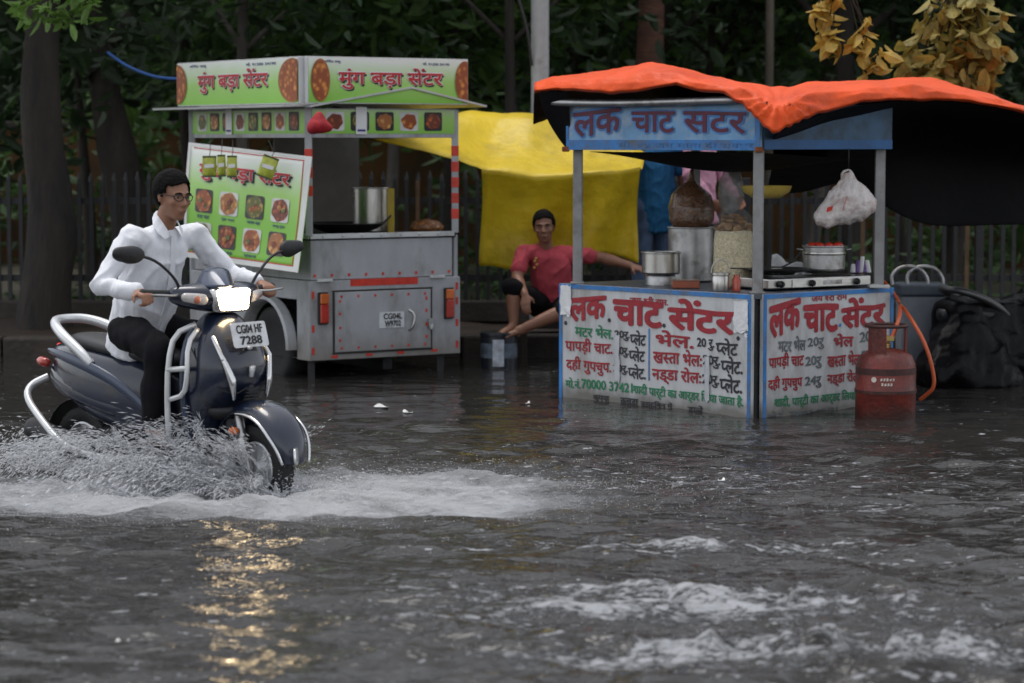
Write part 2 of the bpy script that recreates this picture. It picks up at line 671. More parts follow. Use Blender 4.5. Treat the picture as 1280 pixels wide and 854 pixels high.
foam2 = (0.52 * patch(900, 690, 1.3, .22, -.14) + .20 * patch(960, 720, 1.8, .8) + .50 * patch(1080, 770, 1.5, .30, -.14) + 0.62 * patch(1180, 835, 1.5, .40, -.1) + .50 * patch(720, 745, .9, .10, -.16) + .42 * patch(1120, 640, 1.0, .12, .06) + .28 * patch(760, 690, .9, .5) + .55 * patch(960, 830, 1.0, .4)
         + .5 * patch(830, 770, .8, .28) + .50 * patch(560, 722, .28, .08) + .65 * patch(480, 787, .34, .06) + .30 * patch(640, 830, .5, .12) + .30 * patch(600, 770, .7, .16) + .40 * patch(880, 600, 1.6, .7)
         + .36 * patch(1150, 620, 1.4, .9) + .26 * patch(300, 730, 1.2, .4) + .20 * patch(150, 790, 1.2, .8) + .25 * patch(680, 590, 1.0, .8) + .03)
nv = X.size
vs = np.stack([X, Y, Z], 2).reshape(-1, 3)
h_, w_ = X.shape
idx = np.arange(nv).reshape(h_, w_)
fs = np.stack([idx[:-1, :-1], idx[:-1, 1:], idx[1:, 1:], idx[1:, :-1]], 2).reshape(-1, 4)
me = bpy.data.meshes.new('flood_water')
me.vertices.add(nv); me.vertices.foreach_set('co', vs.ravel())
me.loops.add(len(fs) * 4); me.loops.foreach_set('vertex_index', fs.ravel())
me.polygons.add(len(fs)); me.polygons.foreach_set('loop_start', np.arange(len(fs)) * 4)
me.polygons.foreach_set('use_smooth', np.ones(len(fs), bool))
me.update(calc_edges=True)
for nm, arr in (('churn', foam), ('wash', foam2), ('chop', 1.0 - 0.72 * np.clip((Y - 12.4) / 3.0, 0, 1))):
    at = me.attributes.new(nm, 'FLOAT', 'POINT')
    at.data.foreach_set('value', np.clip(arr, 0, 1).ravel().astype(np.float32))
def water_material():
    m = bpy.data.materials.new('flood_water'); m.use_nodes = True
    nt = m.node_tree; N, L = nt.nodes.new, nt.links.new
    b = nt.nodes['Principled BSDF']
    tc = N('ShaderNodeTexCoord')
    def noise(scale, det, rough, st=(1, 1, 1), dist=0.0):
        mp = N('ShaderNodeMapping'); mp.inputs['Scale'].default_value = st
        L(tc.outputs['Object'], mp.inputs[0])
        n = N('ShaderNodeTexNoise'); n.inputs['Scale'].default_value = scale; n.inputs['Detail'].default_value = det
        n.inputs['Roughness'].default_value = rough; n.inputs['Distortion'].default_value = dist
        L(mp.outputs[0], n.inputs['Vector']); return n.outputs['Fac']
    def math_(op, a, b_=None, c=None):
        n = N('ShaderNodeMath'); n.operation = op
        for i, v in enumerate((a, b_, c)):
            if v is None: continue
            if isinstance(v, (int, float)): n.inputs[i].default_value = v
            else: L(v, n.inputs[i])
        return n.outputs[0]
    def sstep(v, lo, hi):
        n = N('ShaderNodeMapRange'); n.interpolation_type = 'SMOOTHSTEP'
        n.inputs[1].default_value = lo; n.inputs[2].default_value = hi
        L(v, n.inputs[0]); return n.outputs[0]
    a1 = N('ShaderNodeAttribute'); a1.attribute_name = 'churn'
    a2 = N('ShaderNodeAttribute'); a2.attribute_name = 'wash'
    f1 = noise(18, 8, 0.82, (0.22, 1, 1), 0.5)
    f2 = noise(9, 6, 0.6, (0.5, 1, 1), 0.25)
    f3 = noise(60, 4, 0.6, (0.6, 1, 1))
    # fine bubbles churned into the wake: soft cover; wash: torn patches with hard edges; specks everywhere
    f4 = noise(48, 7, 0.8, (0.55, 1, 1), 0.3)
    f5 = noise(5, 4, 0.6, (0.5, 1, 1), 0.4)
    big = math_('ADD', math_('MULTIPLY', f5, 0.55), math_('MULTIPLY', f4, 0.75))
    s1 = math_('ADD', math_('ADD', math_('MULTIPLY', a1.outputs['Fac'], 0.62), math_('MULTIPLY', f1, 0.45)), big)
    c1 = math_('MULTIPLY', sstep(s1, 1.06, 1.54), 0.92)
    s2 = math_('ADD', math_('ADD', math_('MULTIPLY', a2.outputs['Fac'], 0.36), math_('MULTIPLY', f2, 0.55)), math_('MULTIPLY', f4, 0.90))
    c2 = math_('MULTIPLY', sstep(s2, 0.985, 1.12), 0.90)
    f6 = noise(26, 4, 0.62, (0.42, 1, 1), 0.1)
    f7 = noise(3.2, 2, 0.5, (0.6, 1, 1))
    lift = math_('MULTIPLY', a2.outputs['Fac'], 0.10)
    sp = sstep(math_('ADD', math_('ADD', f6, lift), math_('MULTIPLY', f7, 0.18)), 0.755, 0.81)
    sp = math_('MULTIPLY', sp, 0.85)
    sp = math_('MAXIMUM', sp, math_('MULTIPLY', sstep(math_('ADD', f3, lift), 0.735, 0.79), 0.8))
    cov = math_('MINIMUM', math_('ADD', math_('MAXIMUM', c1, c2), sp), 1.0)
    col = N('ShaderNodeMix'); col.data_type = 'RGBA'
    col.inputs[6].default_value = (0.027, 0.025, 0.023, 1); col.inputs[7].default_value = (0.54, 0.55, 0.57, 1)
    L(cov, col.inputs[0]); L(col.outputs[2], b.inputs['Base Color'])
    rg = N('ShaderNodeMapRange'); rg.inputs[3].default_value = 0.035; rg.inputs[4].default_value = 0.65
    L(cov, rg.inputs[0]); L(rg.outputs[0], b.inputs['Roughness'])
    b.inputs['IOR'].default_value = 1.33
    N3 = N('ShaderNodeAttribute'); N3.attribute_name = 'chop'
    r1 = noise(13, 3, 0.55, (0.55, 1, 1), 0.5)
    r2 = noise(34, 3, 0.55, (0.6, 1, 1), 0.3)
    hsum = math_('MULTIPLY', math_('ADD', math_('MULTIPLY', r1, 0.014), math_('MULTIPLY', r2, 0.003)), N3.outputs['Fac'])
    hsum = math_('ADD', hsum, math_('MULTIPLY', math_('MULTIPLY', cov, f4), 0.022))
    bp = N('ShaderNodeBump'); bp.inputs['Strength'].default_value = 1.0; bp.inputs['Distance'].default_value = 1.0
    L(hsum, bp.inputs['Height']); L(bp.outputs[0], b.inputs['Normal'])
    return m
me.materials.append(water_material())
water = bpy.data.objects.new('flood_water', me); COL.objects.link(water)
kind(water, 'structure')
def wz(x, y):
    i = min(len(ay) - 1, int(np.searchsorted(ay, y))); j = min(len(ax) - 1, int(np.searchsorted(ax, x)))
    return float(Z[i, j])

# ------------------------------------------------------------------ iron fence on the footpath
m_iron = mat('dark_iron', (0.016, 0.016, 0.017), 0.5, var=0.4, scale=9, bump=0.2)
m_rustp = mat('brown_painted_iron', (0.10, 0.055, 0.025), 0.6, var=0.5, scale=5, bump=0.2)
m_plinth = mat('dark_plinth', (0.035, 0.028, 0.022), 0.7, var=0.5, scale=3, bump=0.5, bscale=20)
FY = 20.55
fence = thing('iron_fence', 'long dark iron picket fence on a low plinth behind the food stalls', 'fence', (0, FY, 0.16))
g = MB(); g.box((0, FY, 0.24), (26, 0.22, 0.18)); g.build('plinth', m_plinth, fence, bevel=0.015)
for x0 in np.arange(-12.0, 12.0, 2.0):
    g = MB()
    for i in range(1, 20):
        x = x0 + i * 0.1
        if i == 0: continue
        top = 1.36 + R_.uniform(-.012, .012)
        g.box((x + R_.uniform(-.006, .006), FY, (0.33 + top) / 2), (0.034, 0.022, top - 0.33), 1 if (R_.random() < .12 and x > -1) else 0)
        g.hull([((x, FY, top), (.02, .012, .004)), ((x, FY, top + .07), .003)], 0, 6, 4)
    g.build('picket_panel', [m_iron, m_rustp], fence)
for z in (0.52, 1.18):
    g = MB(); g.box((0, FY + .03, z), (26, 0.03, 0.055)); g.build('rail', m_iron, fence)
for x0 in np.arange(-12.0, 12.1, 2.0):
    g = MB(); g.box((x0, FY, 0.85), (0.07, 0.07, 1.05)); g.build('post', m_iron, fence, bevel=.006)

# ochre wall far behind, seen between trunks and pickets
m_ochre = mat('ochre_wash_wall', (0.12, 0.055, 0.016), 0.85, var=0.35, scale=0.9, dirt=(0.03, 0.03, 0.02), dirt_amt=0.5)
g = MB(); g.box((0, 30.5, 0.9), (46, 0.3, 1.9)); g.box((0, 30.5, 1.89), (46, 0.42, 0.08), 1)
tag(g.build('compound_wall', [m_ochre, m_plinth], bevel=0.01), 'weathered ochre compound wall showing between the trunks far behind the fence', 'wall')

# ------------------------------------------------------------------ poles
m_gpole = mat('galvanised_pole', (0.34, 0.34, 0.35), 0.45, metal=0.3, var=0.2, scale=4, dirt=(.12, .11, .1), dirt_amt=.35)
xp = xat(675, 19.6)
t = thing('street_pole', 'thick pale grey metal pole rising behind the yellow tarpaulin', 'pole', (xp, 19.6, .16))
g = MB(); g.lathe([(.075, .14), (.072, 4.2), (.06, 7.5)], (xp, 19.6, 0), n=20); g.build('shaft', m_gpole, t, angle=40)
g = MB(); g.lathe([(.15, .13), (.15, .2), (.085, .22), (.085, .42), (.075, .44)], (xp, 19.6, 0), n=20); g.build('base_collar', m_gpole, t, angle=30)
g = MB(); g.tube([(xp - .075, 19.55, 3.3), (xp - .25, 19.45, 3.05), (xp - .1, 19.5, 2.6), (xp - .07, 19.55, 2.3)], .012, 0, 6, smooth=2); g.build('cable', m_iron, t)
xp = xat(961, 23.0)
m_thin = mat('old_timber_pole', (0.10, 0.085, 0.065), 0.7, var=0.3, scale=5)
g = MB(); g.lathe([(.042, .1), (.036, 7)], (xp, 23, 0), n=12)
tag(g.build('slender_pole', m_thin, smooth=True), 'slender brownish pole standing in the trees above the orange tarpaulin', 'pole')

# ------------------------------------------------------------------ trees
def leaf_mat(name, col, tr=0.4, rough=0.62, var=0.55, sc=0.9):
    m = bpy.data.materials.new(name); m.use_nodes = True
    nt = m.node_tree; N, L = nt.nodes.new, nt.links.new
    b = nt.nodes['Principled BSDF']; out = nt.nodes['Material Output']
    tc = N('ShaderNodeTexCoord'); nz = N('ShaderNodeTexNoise'); nz.inputs['Scale'].default_value = sc; nz.inputs['Detail'].default_value = 8
    nz.inputs['Roughness'].default_value = .75
    L(tc.outputs['Object'], nz.inputs['Vector'])
    rp = N('ShaderNodeValToRGB'); c = Vector(col)
    rp.color_ramp.elements[0].position, rp.color_ramp.elements[1].position = .32, .68
    rp.color_ramp.elements[0].color = (*(c * (1 - var)), 1); rp.color_ramp.elements[1].color = (*(c * (1 + var)), 1)
    L(nz.outputs['Fac'], rp.inputs[0]); L(rp.outputs[0], b.inputs['Base Color'])
    b.inputs['Roughness'].default_value = rough
    t = N('ShaderNodeBsdfTranslucent'); L(rp.outputs[0], t.inputs[0])
    mx = N('ShaderNodeMixShader'); mx.inputs[0].default_value = tr
    L(b.outputs[0], mx.inputs[1]); L(t.outputs[0], mx.inputs[2]); L(mx.outputs[0], out.inputs[0])
    MATS[name] = m
    return m
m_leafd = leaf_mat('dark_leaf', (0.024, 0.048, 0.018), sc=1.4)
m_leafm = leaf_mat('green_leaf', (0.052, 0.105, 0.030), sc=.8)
m_leaflit = leaf_mat('lit_tone_leaf', (0.085, 0.16, 0.035), sc=.9)  # paler green paints in sunlit leaves and light gaps among the trees
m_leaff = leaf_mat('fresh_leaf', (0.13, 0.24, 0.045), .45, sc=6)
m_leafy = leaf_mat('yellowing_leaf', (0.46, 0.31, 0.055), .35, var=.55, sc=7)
m_bark = mat('dark_bark', (0.024, 0.019, 0.015), 0.85, var=0.75, scale=5, bump=1.0, bscale=30, stretch=(1, 1, .25))
m_barkg = mat('grey_bark', (0.13, 0.115, 0.10), 0.85, var=0.35, scale=9, bump=.7, bscale=30, stretch=(1, 1, .25))
m_palm = mat('ringed_red_bark', (0.095, 0.042, 0.026), 0.8, var=0.45, scale=7, bump=.8, bscale=22, stretch=(.6, .6, 2.5))

def leaves(mb, centers, n, size, spread, mi=0, droop=0.4, aspect=2.4, curl=.18):
    cs = np.array(centers)
    for _ in range(n):
        c = cs[R_.randrange(len(cs))]
        p = Vector(c) + Vector((R_.gauss(0, spread[0]), R_.gauss(0, spread[1]), R_.gauss(0, spread[2])))
        L_ = size * R_.uniform(.6, 1.35); W = L_ / aspect
        d = Vector((R_.gauss(0, 1), R_.gauss(0, 1), R_.gauss(0, .6) - droop)).normalized()
        s = d.cross(Vector((R_.gauss(0, .6), R_.gauss(0, .6), 1))).normalized()
        n_ = d.cross(s)
        def q(t, w, s_):
            return p + d * L_ * t - n_ * L_ * curl * t * t + s * (W * w * s_) + n_ * (W * w * .22)
        vs = [p, q(.22, .36, 1), q(.50, .5, 1), q(.80, .30, 1), q(1, 0, 1), q(.80, .30, -1), q(.50, .5, -1), q(.22, .36, -1)]
        mb.add(vs, [(0, 1, 2, 3, 4), (4, 5, 6, 7, 0)], mi)

def limb(mb, pts, r0, r1, n=10, rough=.12, smooth=2):
    pts = [Vector(p) for p in pts]
    for _ in range(smooth):
        q = [pts[0]]
        for a, b in zip(pts[:-1], pts[1:]):
            q += [a * .75 + b * .25, a * .25 + b * .75]
        q.append(pts[-1]); pts = q
    k0 = len(mb.v)
    k = len(pts)
    mb.tube(pts, [r0 + (r1 - r0) * (i / (k - 1)) ** .8 for i in range(k)], 0, n)
    sd = R_.random() * 50
    arr = np.array([tuple(v) for v in mb.v[k0:]])
    nz = noise3(arr, 5.0, sd)
    for i in range(len(arr)):
        c = pts[i // n] if i // n < k else pts[-1]
        mb.v[k0 + i] = c + (mb.v[k0 + i] - c) * (1 + rough * nz[i])

def tree(px, d, wpx, label, lean=(0, 0), bark=None, leaf=None, top=8.5, crown=True, nleaf=2400, size=.22, base=.1, limbs=6, low=2.1, group='dark trees behind the fence', cw=1.7):
    x = xat(px, d); r = wpx / FPX * d / 2
    t = thing('tree', label, 'tree', (x, d, base), group=group)
    g = MB()
    p0 = Vector((x, d, base)); p1 = p0 + Vector((lean[0] * .4, lean[1] * .4, (top - base) * .35)); p2 = p0 + Vector((lean[0], lean[1], (top - base) * .8))
    limb(g, [p0 + Vector((0, 0, -.1)), p0 + Vector((0, 0, .25)), p0 * .7 + p1 * .3 + Vector((.3 * r, 0, 0)), p0 * .35 + p1 * .65 - Vector((.25 * r, 0, 0)), p1, p2], r * 1.25, r * .35, 22, .085 if limbs else .03)
    tips = []
    for i in range(limbs):
        a = i * 2.4 + R_.uniform(-.4, .4); s = R_.uniform(.3, .95)
        q0 = p1 + (p2 - p1) * s * .9 if i > 1 else p0 + (p1 - p0) * .85
        ln = R_.uniform(1.2, 2.2) * cw / 1.7
        q1 = q0 + Vector((math.cos(a) * ln * .5, math.sin(a) * ln * .5, ln * .45))
        q2 = q1 + Vector((math.cos(a) * ln * .6, math.sin(a) * ln * .6, ln * .05))
        limb(g, [q0, q1, q2], r * .4, r * .1, 7, .05, 1)
        tips += [q1, q2, (q1 + q2) / 2]
    if not limbs: tips = [p2 + Vector((0, 0, .3))]
    g.build('trunk', bark or m_bark, t, smooth=True)
    if crown:
        c = MB()
        cen = []
        for q in tips:
            for _ in range(3):
                cen.append(q + Vector((R_.gauss(0, .45), R_.gauss(0, .45), R_.gauss(0, .35))))
        for _ in range(14):      # low hanging sprays
            a = R_.uniform(0, 6.28); rad = R_.uniform(.4, cw * 1.1)
            cen.append(Vector((x + math.cos(a) * rad, d + math.sin(a) * rad, R_.uniform(low, low + 1.8))))
        leaves(c, cen, nleaf, size, (.26, .26, .22))
        c.build('crown', leaf or m_leafd, t, recalc=False)
    return t

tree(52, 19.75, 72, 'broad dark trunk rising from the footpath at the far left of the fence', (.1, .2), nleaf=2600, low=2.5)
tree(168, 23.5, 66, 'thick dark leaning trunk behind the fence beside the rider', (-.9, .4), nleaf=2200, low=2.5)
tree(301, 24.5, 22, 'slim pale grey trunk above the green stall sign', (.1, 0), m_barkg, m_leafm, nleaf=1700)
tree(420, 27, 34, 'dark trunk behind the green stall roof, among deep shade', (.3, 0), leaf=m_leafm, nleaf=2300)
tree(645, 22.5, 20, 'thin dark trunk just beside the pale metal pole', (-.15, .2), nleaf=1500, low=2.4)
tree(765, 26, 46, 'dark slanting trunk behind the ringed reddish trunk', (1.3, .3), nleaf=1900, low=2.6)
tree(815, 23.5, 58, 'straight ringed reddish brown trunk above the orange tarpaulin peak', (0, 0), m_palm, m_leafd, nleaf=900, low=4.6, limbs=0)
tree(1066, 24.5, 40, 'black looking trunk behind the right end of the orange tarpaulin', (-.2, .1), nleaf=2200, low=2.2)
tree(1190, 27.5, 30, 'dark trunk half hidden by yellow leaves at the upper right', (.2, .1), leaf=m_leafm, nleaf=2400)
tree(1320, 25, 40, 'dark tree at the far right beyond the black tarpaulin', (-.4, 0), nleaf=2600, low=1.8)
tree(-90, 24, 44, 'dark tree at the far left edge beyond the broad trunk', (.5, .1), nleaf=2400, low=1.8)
tree(240, 28, 26, 'thin dark trunk deep in the shade above the rider', (-.2, .1), leaf=m_leaflit, nleaf=2200, low=1.6)
tree(560, 25.5, 26, 'leafy tree painted in lit green between the two stall roofs', (.2, -.2), leaf=m_leaflit, nleaf=2600, size=.24, low=1.9)
tree(905, 27.5, 30, 'tree with leaves painted as lit behind the orange tarpaulin, right of the reddish trunk', (.3, .2), leaf=m_leaflit, nleaf=2400, low=1.7)

for i, (px, d, w, lab) in enumerate(((112, 26.5, 18, 'slender dark trunk between the two thick trunks at the left'), (478, 26, 20, 'bare brown trunk seen over the green stall counter'), (712, 27.5, 24, 'bare dark trunk right of the pale metal pole'),
                                     (880, 26.5, 16, 'thin bare trunk right of the ringed reddish trunk'), (1012, 27, 22, 'leaning grey trunk right of the slender timber pole'), (1130, 26, 14, 'thin dark trunk behind the yellow leaf sprigs'))):
    tree(px, d, w, lab, (R_.uniform(-.8, .8), .1), m_barkg if i in (1, 4) else None, m_leaflit if i % 2 else m_leafm, nleaf=1100, low=2.6, limbs=4)
# far wood: one dim mass of leaves closing the view
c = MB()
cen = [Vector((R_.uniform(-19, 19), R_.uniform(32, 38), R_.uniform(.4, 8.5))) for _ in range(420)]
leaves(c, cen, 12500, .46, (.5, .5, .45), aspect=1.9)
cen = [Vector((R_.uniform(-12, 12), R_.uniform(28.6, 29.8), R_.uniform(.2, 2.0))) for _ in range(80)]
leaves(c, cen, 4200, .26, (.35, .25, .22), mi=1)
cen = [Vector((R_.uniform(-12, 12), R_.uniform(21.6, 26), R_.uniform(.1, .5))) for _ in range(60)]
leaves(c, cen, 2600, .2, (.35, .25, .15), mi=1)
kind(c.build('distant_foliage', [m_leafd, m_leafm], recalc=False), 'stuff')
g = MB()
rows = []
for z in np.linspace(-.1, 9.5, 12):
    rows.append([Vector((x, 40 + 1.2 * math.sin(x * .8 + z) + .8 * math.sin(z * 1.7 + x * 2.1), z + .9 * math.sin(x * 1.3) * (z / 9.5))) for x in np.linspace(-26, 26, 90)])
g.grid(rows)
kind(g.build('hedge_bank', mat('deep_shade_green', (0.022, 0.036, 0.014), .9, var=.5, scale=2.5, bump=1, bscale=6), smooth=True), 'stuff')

def branch(name, label, stem, sprays, mi_mat, nleaf, size, spread, asp=2.2, droop=.8):
    t = thing(name, label, 'branch', stem[-1])
    g = MB(); limb(g, stem, .022, .008, 7, .03, 2)
    for s in sprays:
        g.tube([stem[-2], (Vector(stem[-2]) + Vector(s)) / 2 + Vector((0, 0, .08)), s], [.008, .004], 0, 5, smooth=1)
    g.build('stem', m_bark, t, smooth=True)
    c = MB(); leaves(c, sprays, nleaf, size, spread, droop=droop, aspect=asp)
    c.build('leaves', mi_mat, t, recalc=False)
    return t
branch('leafy_branch', 'bright fresh green sprig hanging in the top left corner', [Vector((xat(52, 19.75), 19.75, 4.6)), P(30, -120, 19.0), P(20, -90, 18.4), P(60, -30, 18.3), P(90, 0, 18.3)],
       [P(40, 4, 18.3), P(75, 10, 18.2), P(95, 2, 18.3), P(60, 20, 18.3), P(112, 10, 18.3), P(75, -20, 18.3)], m_leaff, 120, .14, (.09, .09, .06), 2.6)
branch('leafy_branch', 'pale yellow leaf sprig hanging above the orange tarpaulin', [Vector((xat(1066, 24.5) - .1, 24.5, 5.6)), P(1010, -230, 20.5), P(1020, -90, 17.4), P(1050, -30, 17.2), P(1075, 20, 17.2)],
       [P(1022, 8, 17.2), P(1036, 30, 17.2), P(1040, 45, 17.2), P(1080, 30, 17.2), P(1075, 52, 17.2), P(1092, 78, 17.2), P(1045, -10, 17.2)], m_leafy, 95, .14, (.035, .04, .05), 1.8, 1.2)
branch('leafy_branch', 'big mottled yellow leaf cluster hanging at the upper right', [Vector((xat(1190, 27.5) + .1, 27.5, 6.2)), P(1240, -260, 21.5), P(1220, -90, 17.8), P(1200, -30, 17.5), P(1185, 40, 17.5)],
       [P(1150, 50, 17.5), P(1180, 20, 17.5), P(1200, 60, 17.5), P(1225, 40, 17.5), P(1165, 85, 17.5), P(1210, 90, 17.5), P(1215, 10, 17.6), P(1190, 5, 17.6), P(1230, 75, 17.6), P(1145, 90, 17.5)],
       leaf_mat('mottled_leaf', (.30, .24, .055), .35, var=.6, sc=6), 400, .15, (.075, .1, .085), 1.7, 1.0)
g = MB(); g.tube([P(135, 66, 19.6), P(160, 84, 19.4), P(195, 97, 19.2), P(228, 99, 19.0)], .012, 0, 6, smooth=2)
tag(g.build('blue_cable', mat('blue_plastic', (.03, .11, .35), .4)), 'thin blue cable slung from the trees to the green stall sign', 'cable')
# ------------------------------------------------------------------ materials shared by the stalls
m_alu = stain(mat('painted_grey_sheet', (0.40, 0.41, 0.43), 0.42, var=0.12, scale=5, dirt=(.20, .19, .175), dirt_amt=.45, bump=.25, bscale=3.5, stretch=(1, 1, .45)), .24, .46, (.22, .20, .175))
m_aluw = mat('white_sheet', (0.60, 0.61, 0.61), 0.45, var=0.10, scale=5, dirt=(.28, .26, .23), dirt_amt=.3)
m_alud = mat('dull_grey_panel', (0.17, 0.16, 0.145), 0.6, var=.25, scale=4)
m_black = mat('black_metal', (0.014, 0.014, 0.015), 0.45, var=.4, scale=7, bump=.15)
m_steel = mat('stainless_steel', (0.52, 0.51, 0.49), 0.28, metal=1.0, var=.2, scale=8, stretch=(1, 1, .2), dirt=(.2, .17, .13), dirt_amt=.25)
m_dsteel = mat('dull_aluminium', (0.45, 0.45, 0.45), 0.42, metal=1.0, var=.2, scale=9, dirt=(.14, .12, .10), dirt_amt=.4)
m_redtape = mat('red_reflective_tape', (0.62, 0.045, 0.025), 0.4, var=.25, scale=12)
m_lamp = mat('red_lamp_lens', (0.40, 0.03, 0.012), 0.2, var=.3, scale=14, coat=.6)
m_lampo = mat('orange_lamp_lens', (0.62, 0.14, 0.02), 0.2, var=.25, scale=14, coat=.6)
m_rubber = mat('black_rubber', (0.016, 0.016, 0.017), 0.7, var=.3, scale=14, bump=.3, bscale=90)
m_white = mat('white_paint', (0.74, 0.74, 0.74), 0.5, var=.08, scale=8)
m_txtblk = mat('black_lettering', (0.015, 0.015, 0.018), 0.55)
m_txtred = mat('red_lettering', (0.50, 0.022, 0.028), 0.5)
m_navy = mat('navy_lettering', (0.02, 0.03, 0.20), 0.5)
m_platew = mat('plate_white', (0.66, 0.67, 0.69), 0.4, var=.1, scale=20, dirt=(.3, .29, .27), dirt_amt=.3)

def grad_sign():
    """Printed vinyl: pale at the head, green below (the print itself), with slight fading."""
    m = bpy.data.materials.new('green_printed_vinyl'); m.use_nodes = True
    nt = m.node_tree; N, L = nt.nodes.new, nt.links.new; b = nt.nodes['Principled BSDF']
    g_ = N('ShaderNodeAttribute'); g_.attribute_name = 'printv'
    nz = N('ShaderNodeTexNoise'); nz.inputs['Scale'].default_value = 4; nz.inputs['Detail'].default_value = 6
    tc = N('ShaderNodeTexCoord'); L(tc.outputs['Object'], nz.inputs['Vector'])
    ad = N('ShaderNodeMath'); ad.operation = 'MULTIPLY_ADD'; ad.inputs[1].default_value = .22; L(nz.outputs['Fac'], ad.inputs[0]); L(g_.outputs['Fac'], ad.inputs[2])
    rp = N('ShaderNodeValToRGB'); e = rp.color_ramp.elements
    e[0].position, e[0].color = .10, (.20, .50, .035, 1)
    e[1].position, e[1].color = 1.0, (.78, .82, .76, 1)
    k = e.new(.55); k.color = (.36, .64, .16, 1)
    L(ad.outputs[0], rp.inputs[0]); L(rp.outputs[0], b.inputs['Base Color']); b.inputs['Roughness'].default_value = .38
    return m
m_vinyl = grad_sign()
m_vborder = mat('vinyl_border', (.68, .68, .66), .4, var=.06)
def food_mat(name, c0, c1, sc):
    m = bpy.data.materials.new(name); m.use_nodes = True
    nt = m.node_tree; N, L = nt.nodes.new, nt.links.new; b = nt.nodes['Principled BSDF']
    tc = N('ShaderNodeTexCoord'); v = N('ShaderNodeTexVoronoi'); v.inputs['Scale'].default_value = sc
    L(tc.outputs['Object'], v.inputs['Vector'])
    n = N('ShaderNodeTexNoise'); n.inputs['Scale'].default_value = sc * 1.5; n.inputs['Detail'].default_value = 6; L(tc.outputs['Object'], n.inputs['Vector'])
    ad = N('ShaderNodeMath'); ad.operation = 'ADD'; L(v.outputs['Distance'], ad.inputs[0]); L(n.outputs['Fac'], ad.inputs[1])
    rp = N('ShaderNodeValToRGB'); e = rp.color_ramp.elements
    e[0].position, e[0].color = .55, (*c1, 1); e[1].position, e[1].color = 1.05, (*c0, 1)
    L(ad.outputs[0], rp.inputs[0]); L(rp.outputs[0], b.inputs['Base Color']); b.inputs['Roughness'].default_value = .4
    return m
m_food = [food_mat('printed_fritters', (.28, .06, .012), (.72, .28, .05), 22), food_mat('printed_curry', (.16, .03, .01), (.60, .14, .03), 26),
          food_mat('printed_greens', (.10, .12, .02), (.55, .32, .08), 26), food_mat('printed_dumplings', (.35, .12, .03), (.75, .42, .12), 20)]
m_tile = mat('printed_dark_tile', (.025, .022, .025), .4)
m_tilew = mat('printed_pale_plate', (.62, .62, .60), .4)

def printv(o, F, v0, v1):
    """Store the print's height on the sign as an attribute (0 foot, 1 head)."""
    me = o.data; at = me.attributes.new('printv', 'FLOAT', 'POINT')
    I = F.inverted(); M = ROOT.get(o.parent, Matrix.Identity(4))
    at.data.foreach_set('value', [((I @ (M @ v.co)).y - v0) / (v1 - v0) for v in me.vertices])

def vframe(a, b):
    """Frame of an upright board whose lower edge runs a -> b: u along, v up, n towards the viewer."""
    u = (Vector(b) - Vector(a)); L_ = u.length; u.normalize()
    v = Vector((0, 0, 1)); v = (v - u * v.dot(u)).normalized()
    return basis(u, v, u.cross(v), a), L_

def pattie(mb, cu, cv, ru, rv, F, mi, off, lobes=7, seed=0):
    rg = random.Random(seed)
    ph = rg.random() * 6
    out = []
    for i in range(28):
        a = 2 * math.pi * i / 28
        k = 1 + .07 * math.sin(lobes * a + ph) + .04 * math.sin(3 * a + 2 * ph)
        out.append((cu + ru * k * math.cos(a), cv + rv * k * math.sin(a)))
    mb.sheet(out, off, F, mi)

# ================================================================== green fritter stall on a trailer
C0, CR_, CL_ = Vector((xat(385, 17.0), 17.0, 0)), Vector((xat(575, 17.65), 17.65, 0)), Vector((xat(235, 18.55), 18.55, 0))
CB_ = CL_ + CR_ - C0
stall = thing('food_trailer', 'grey metal fritter stall trailer with green printed signs round its roof', 'food stall', (C0 + CB_) / 2 + Vector((0, 0, GZ)))
FR, LR = vframe(C0, CR_)           # rear face, looking at the camera and a little right
FL, LL = vframe(CL_, C0)           # side face
nr, nl = FR.to_3x3() @ Vector((0, 0, 1)), FL.to_3x3() @ Vector((0, 0, 1))
zb, zm, zt = .13, .70, 1.01
def rbox(F, u0, u1, v0, v1, n0, n1, mi, mb):
    vs = [F @ Vector(q) for q in ((u0, v0, n0), (u1, v0, n0), (u1, v1, n0), (u0, v1, n0), (u0, v0, n1), (u1, v0, n1), (u1, v1, n1), (u0, v1, n1))]
    mb.add(vs, [(0, 3, 2, 1), (4, 5, 6, 7), (0, 1, 5, 4), (1, 2, 6, 5), (2, 3, 7, 6), (3, 0, 4, 7)], mi)
g = MB()
rbox(FR, 0, LR, zb, zm, -.03, 0, 0, g)                          # rear lower wall
rbox(FR, .03, LR - .05, zm + .003, zt, -.06, -.03, 0, g)        # rear upper wall, set back
# side wall with the wheel opening cut round
uw, rw = LL * .71, .36
rbox(FL, 0, uw - rw, zb, zm, -.03, -.001, 0, g)
rbox(FL, uw + rw, LL - .002, zb, zm, -.03, -.001, 0, g)
rbox(FL, uw - rw, uw + rw, .56, zm, -.03, -.001, 0, g)
rbox(FL, .03, LL - .04, zm + .003, zt, -.06, -.03, 0, g)
# far walls
FBk, LBk = vframe(CR_, CB_); rbox(FBk, .03, LBk, zb, zt - .004, -.03, 0, 0, g)
FBl, LBl = vframe(CB_, CL_); rbox(FBl, 0, LBl, zb, zt - .004, -.03, 0, 0, g)
